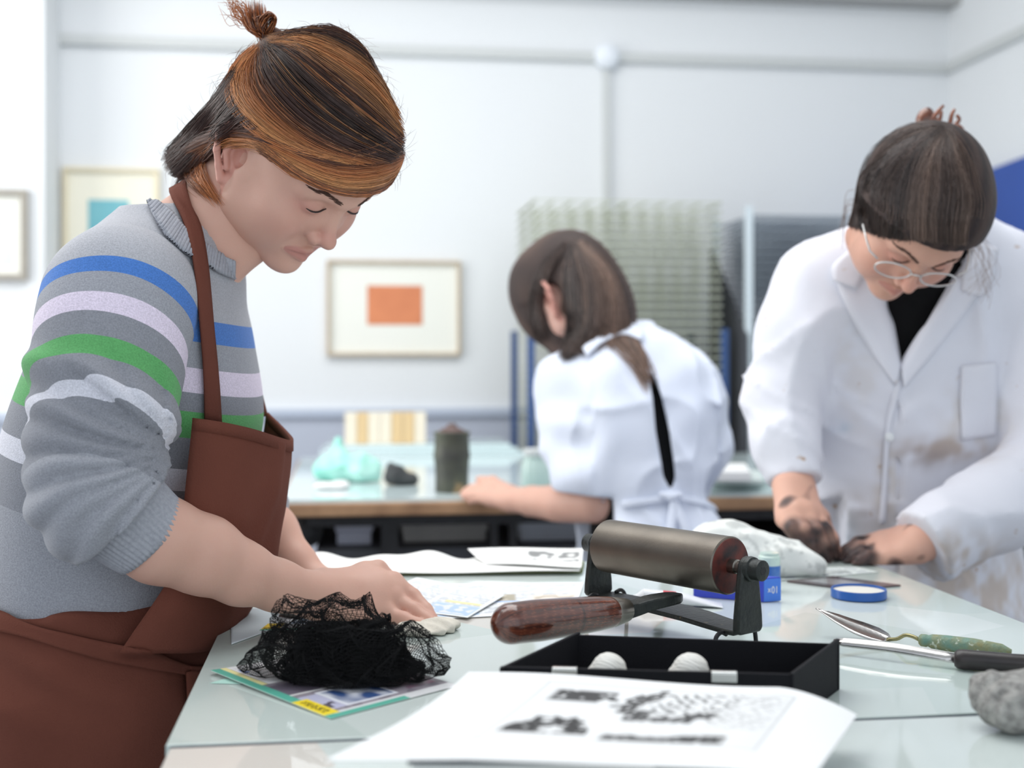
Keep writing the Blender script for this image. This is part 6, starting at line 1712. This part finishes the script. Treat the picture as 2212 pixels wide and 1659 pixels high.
fg.disp(lambda x, y, z: .005 * n1(x, y, z * .6) + .003 * n2(x, y, z) - .010 * rdg(n4(x * 1.6, y, z) * 1.6) - .006 * rdg(n5(x, y, z) * 1.5) + .003 * np.sin(70 * (z + .5 * x) + 2 * n1(x, y, z)) * (x < .15))
fg.clip(lambda x, y, z: np.where((x < .19) & (y < 2.45), e4[2] - .012 - z - .10 * (x - e4[0]), -1) * np.where(z < 1.05, 1, 0) + np.where(z < 1.05, 0, -1))
def gap(x, y, z):
    px = CX + x * F_PX / y; py = HY - (z - CAMZ) * F_PX / y
    c_ = np.interp(py, [770, 860, 1000, 1065], [1396, 1420, 1442, 1450]); h_ = np.interp(py, [770, 830, 930, 1030, 1068], [-4, 8, 15, 13, -3])
    return np.where(y < 2.44, (h_ - np.abs(px - c_)) / 1110., -1)
fg.clip(gap)
gV, gF = fg.mesh()
gown = mk('gown', gV, gF, M['gown'], p3, True, cam_frame=True)
GB = bvh_of((gV, gF))
def on_gown(name, l, r_, n=20, m=4, off=.006, th=.003): return mk(name, *strip_on(GB, l, r_, n, m, off, 2.33, th), M['gown'], gown, True, cam_frame=True)
on_gown('waist_tie', [(1300, 1085), (1380, 1078), (1448, 1068), (1500, 1075), (1548, 1090)], [(1300, 1102), (1380, 1094), (1448, 1084), (1500, 1090), (1548, 1106)])
on_gown('tie_end', [(1438, 1070), (1452, 1110), (1470, 1160)], [(1452, 1068), (1468, 1108), (1490, 1155)], 12, 4, .012)
on_gown('tie_end', [(1446, 1070), (1440, 1115), (1432, 1160)], [(1458, 1072), (1456, 1118), (1450, 1162)], 12, 4, .012)
on_gown('collar', [(1262, 756), (1300, 722), (1345, 706), (1390, 722)], [(1272, 776), (1308, 742), (1350, 728), (1386, 742)], 16, 4, .008)
fkn = Field(C(1446, 1072, 2.27) - .03, C(1446, 1072, 2.27) + .03, .003)
kc_ = project(GB, 1446, 1074, .010, 2.3); fkn = Field(kc_ - .03, kc_ + .03, .003); fkn.ell(kc_, (.012, .009, .010), .004); fkn.ell(kc_ + [-.012, 0, .004], (.012, .006, .007), .004); fkn.ell(kc_ + [.012, 0, .004], (.012, .006, .007), .004)
mk('tie_knot', *fkn.mesh(), M['gown'], gown, True, cam_frame=True)
trousers(p3, (.265, 2.395), (-.3, 1), lin(30, 32, 38), .76, .075)
# long hair
fh = Field((-.16, -.16, -.12), (.14, .19, .12), .004)
fh.ell((-.004, .047, 0), (.110, .100, .090), 0); fh.ell((-.06, -.02, 0), (.060, .085, .075), .04); fh.ell((-.04, -.08, 0), (.05, .06, .075), .03); fh.ell((.03, .06, 0), (.072, .066, .075), .03)
fh.clip(lambda x, y, z: np.where(x > .0, np.interp(x, [0, .03, .06, .09, .12], [.0, .025, .040, .050, .055]).astype(np.float32) - y, -1) + 0 * z)
fh.ell((.004, -.010, -.085), (.026, .040, .020), .008, op='c'); fh.ell((.004, -.010, .085), (.026, .040, .020), .008, op='c')
fh.ell((.062, .010, -.050), (.040, .070, .036), .02); fh.ell((.045, -.060, -.040), (.036, .060, .030), .02); fh.ell((.050, -.05, .05), (.035, .06, .03), .02)
fh.ell((-.010, -.004, -.090), (.026, .036, .032), .006, op='c'); fh.ell((.012, -.045, -.075), (.016, .036, .032), .008, op='c')
n1 = wob(151, 45); fh.disp(lambda x, y, z: .004 * n1(x, y, z))
hV3, hF3 = fh.mesh(); hW3 = to_head(R3, H3, hV3)
HB3, HD3, HL3 = [np.array(lin(*c)) for c in ((88, 72, 66), (62, 52, 50), (140, 114, 100))]
wv_ = .5 + .5 * np.sin(120 * hV3[:, 2] + 60 * hV3[:, 0] + 3 * n1(*hV3.T))
hair3 = mk('hair', hW3, hF3, M['haircap'], p3, True, {'Col': HD3 + (HB3 - HD3) * wv_[:, None]}, cam_frame=True)
NB4 = bvh_of((hW3, hF3), (gV, gF), (hv3, HEAD_F))
sh3 = [(220, [([(1215, 535), (1172, 580), (1150, 640), (1156, 700), (1170, 730)], HD3), ([(1228, 531), (1192, 575), (1172, 620), (1166, 680), (1174, 720)], HB3)]), (900, [([(1238, 530), (1222, 580), (1226, 640), (1232, 700), (1215, 770)], HD3), ([(1242, 530), (1245, 600), (1255, 680), (1248, 730), (1228, 775)], HD3), ([(1245, 530), (1280, 590), (1290, 670), (1285, 720), (1260, 760)], HB3),
            ([(1255, 532), (1310, 590), (1330, 660), (1325, 710), (1310, 745)], HL3), ([(1265, 536), (1325, 600), (1345, 665), (1360, 715), (1380, 760)], HB3)]),
       (120, [([(1300, 690), (1340, 720), (1375, 780), (1400, 832)], HB3), ([(1320, 680), (1365, 720), (1395, 780), (1412, 820)], HL3), ([(1290, 720), (1335, 765), (1370, 800), (1395, 845)], HL3)], 2.36, 1.2)]
V, Fc, cc = hair_strands(NB4, sh3, 2.48, 25, (.001, .008), (.0006, .0010), 12, 4.0)
o = mk('loose_strands', V, Fc, M['hair'], hair3, False, {'Col': cc}, cam_frame=True); o['kind'] = 'stuff'
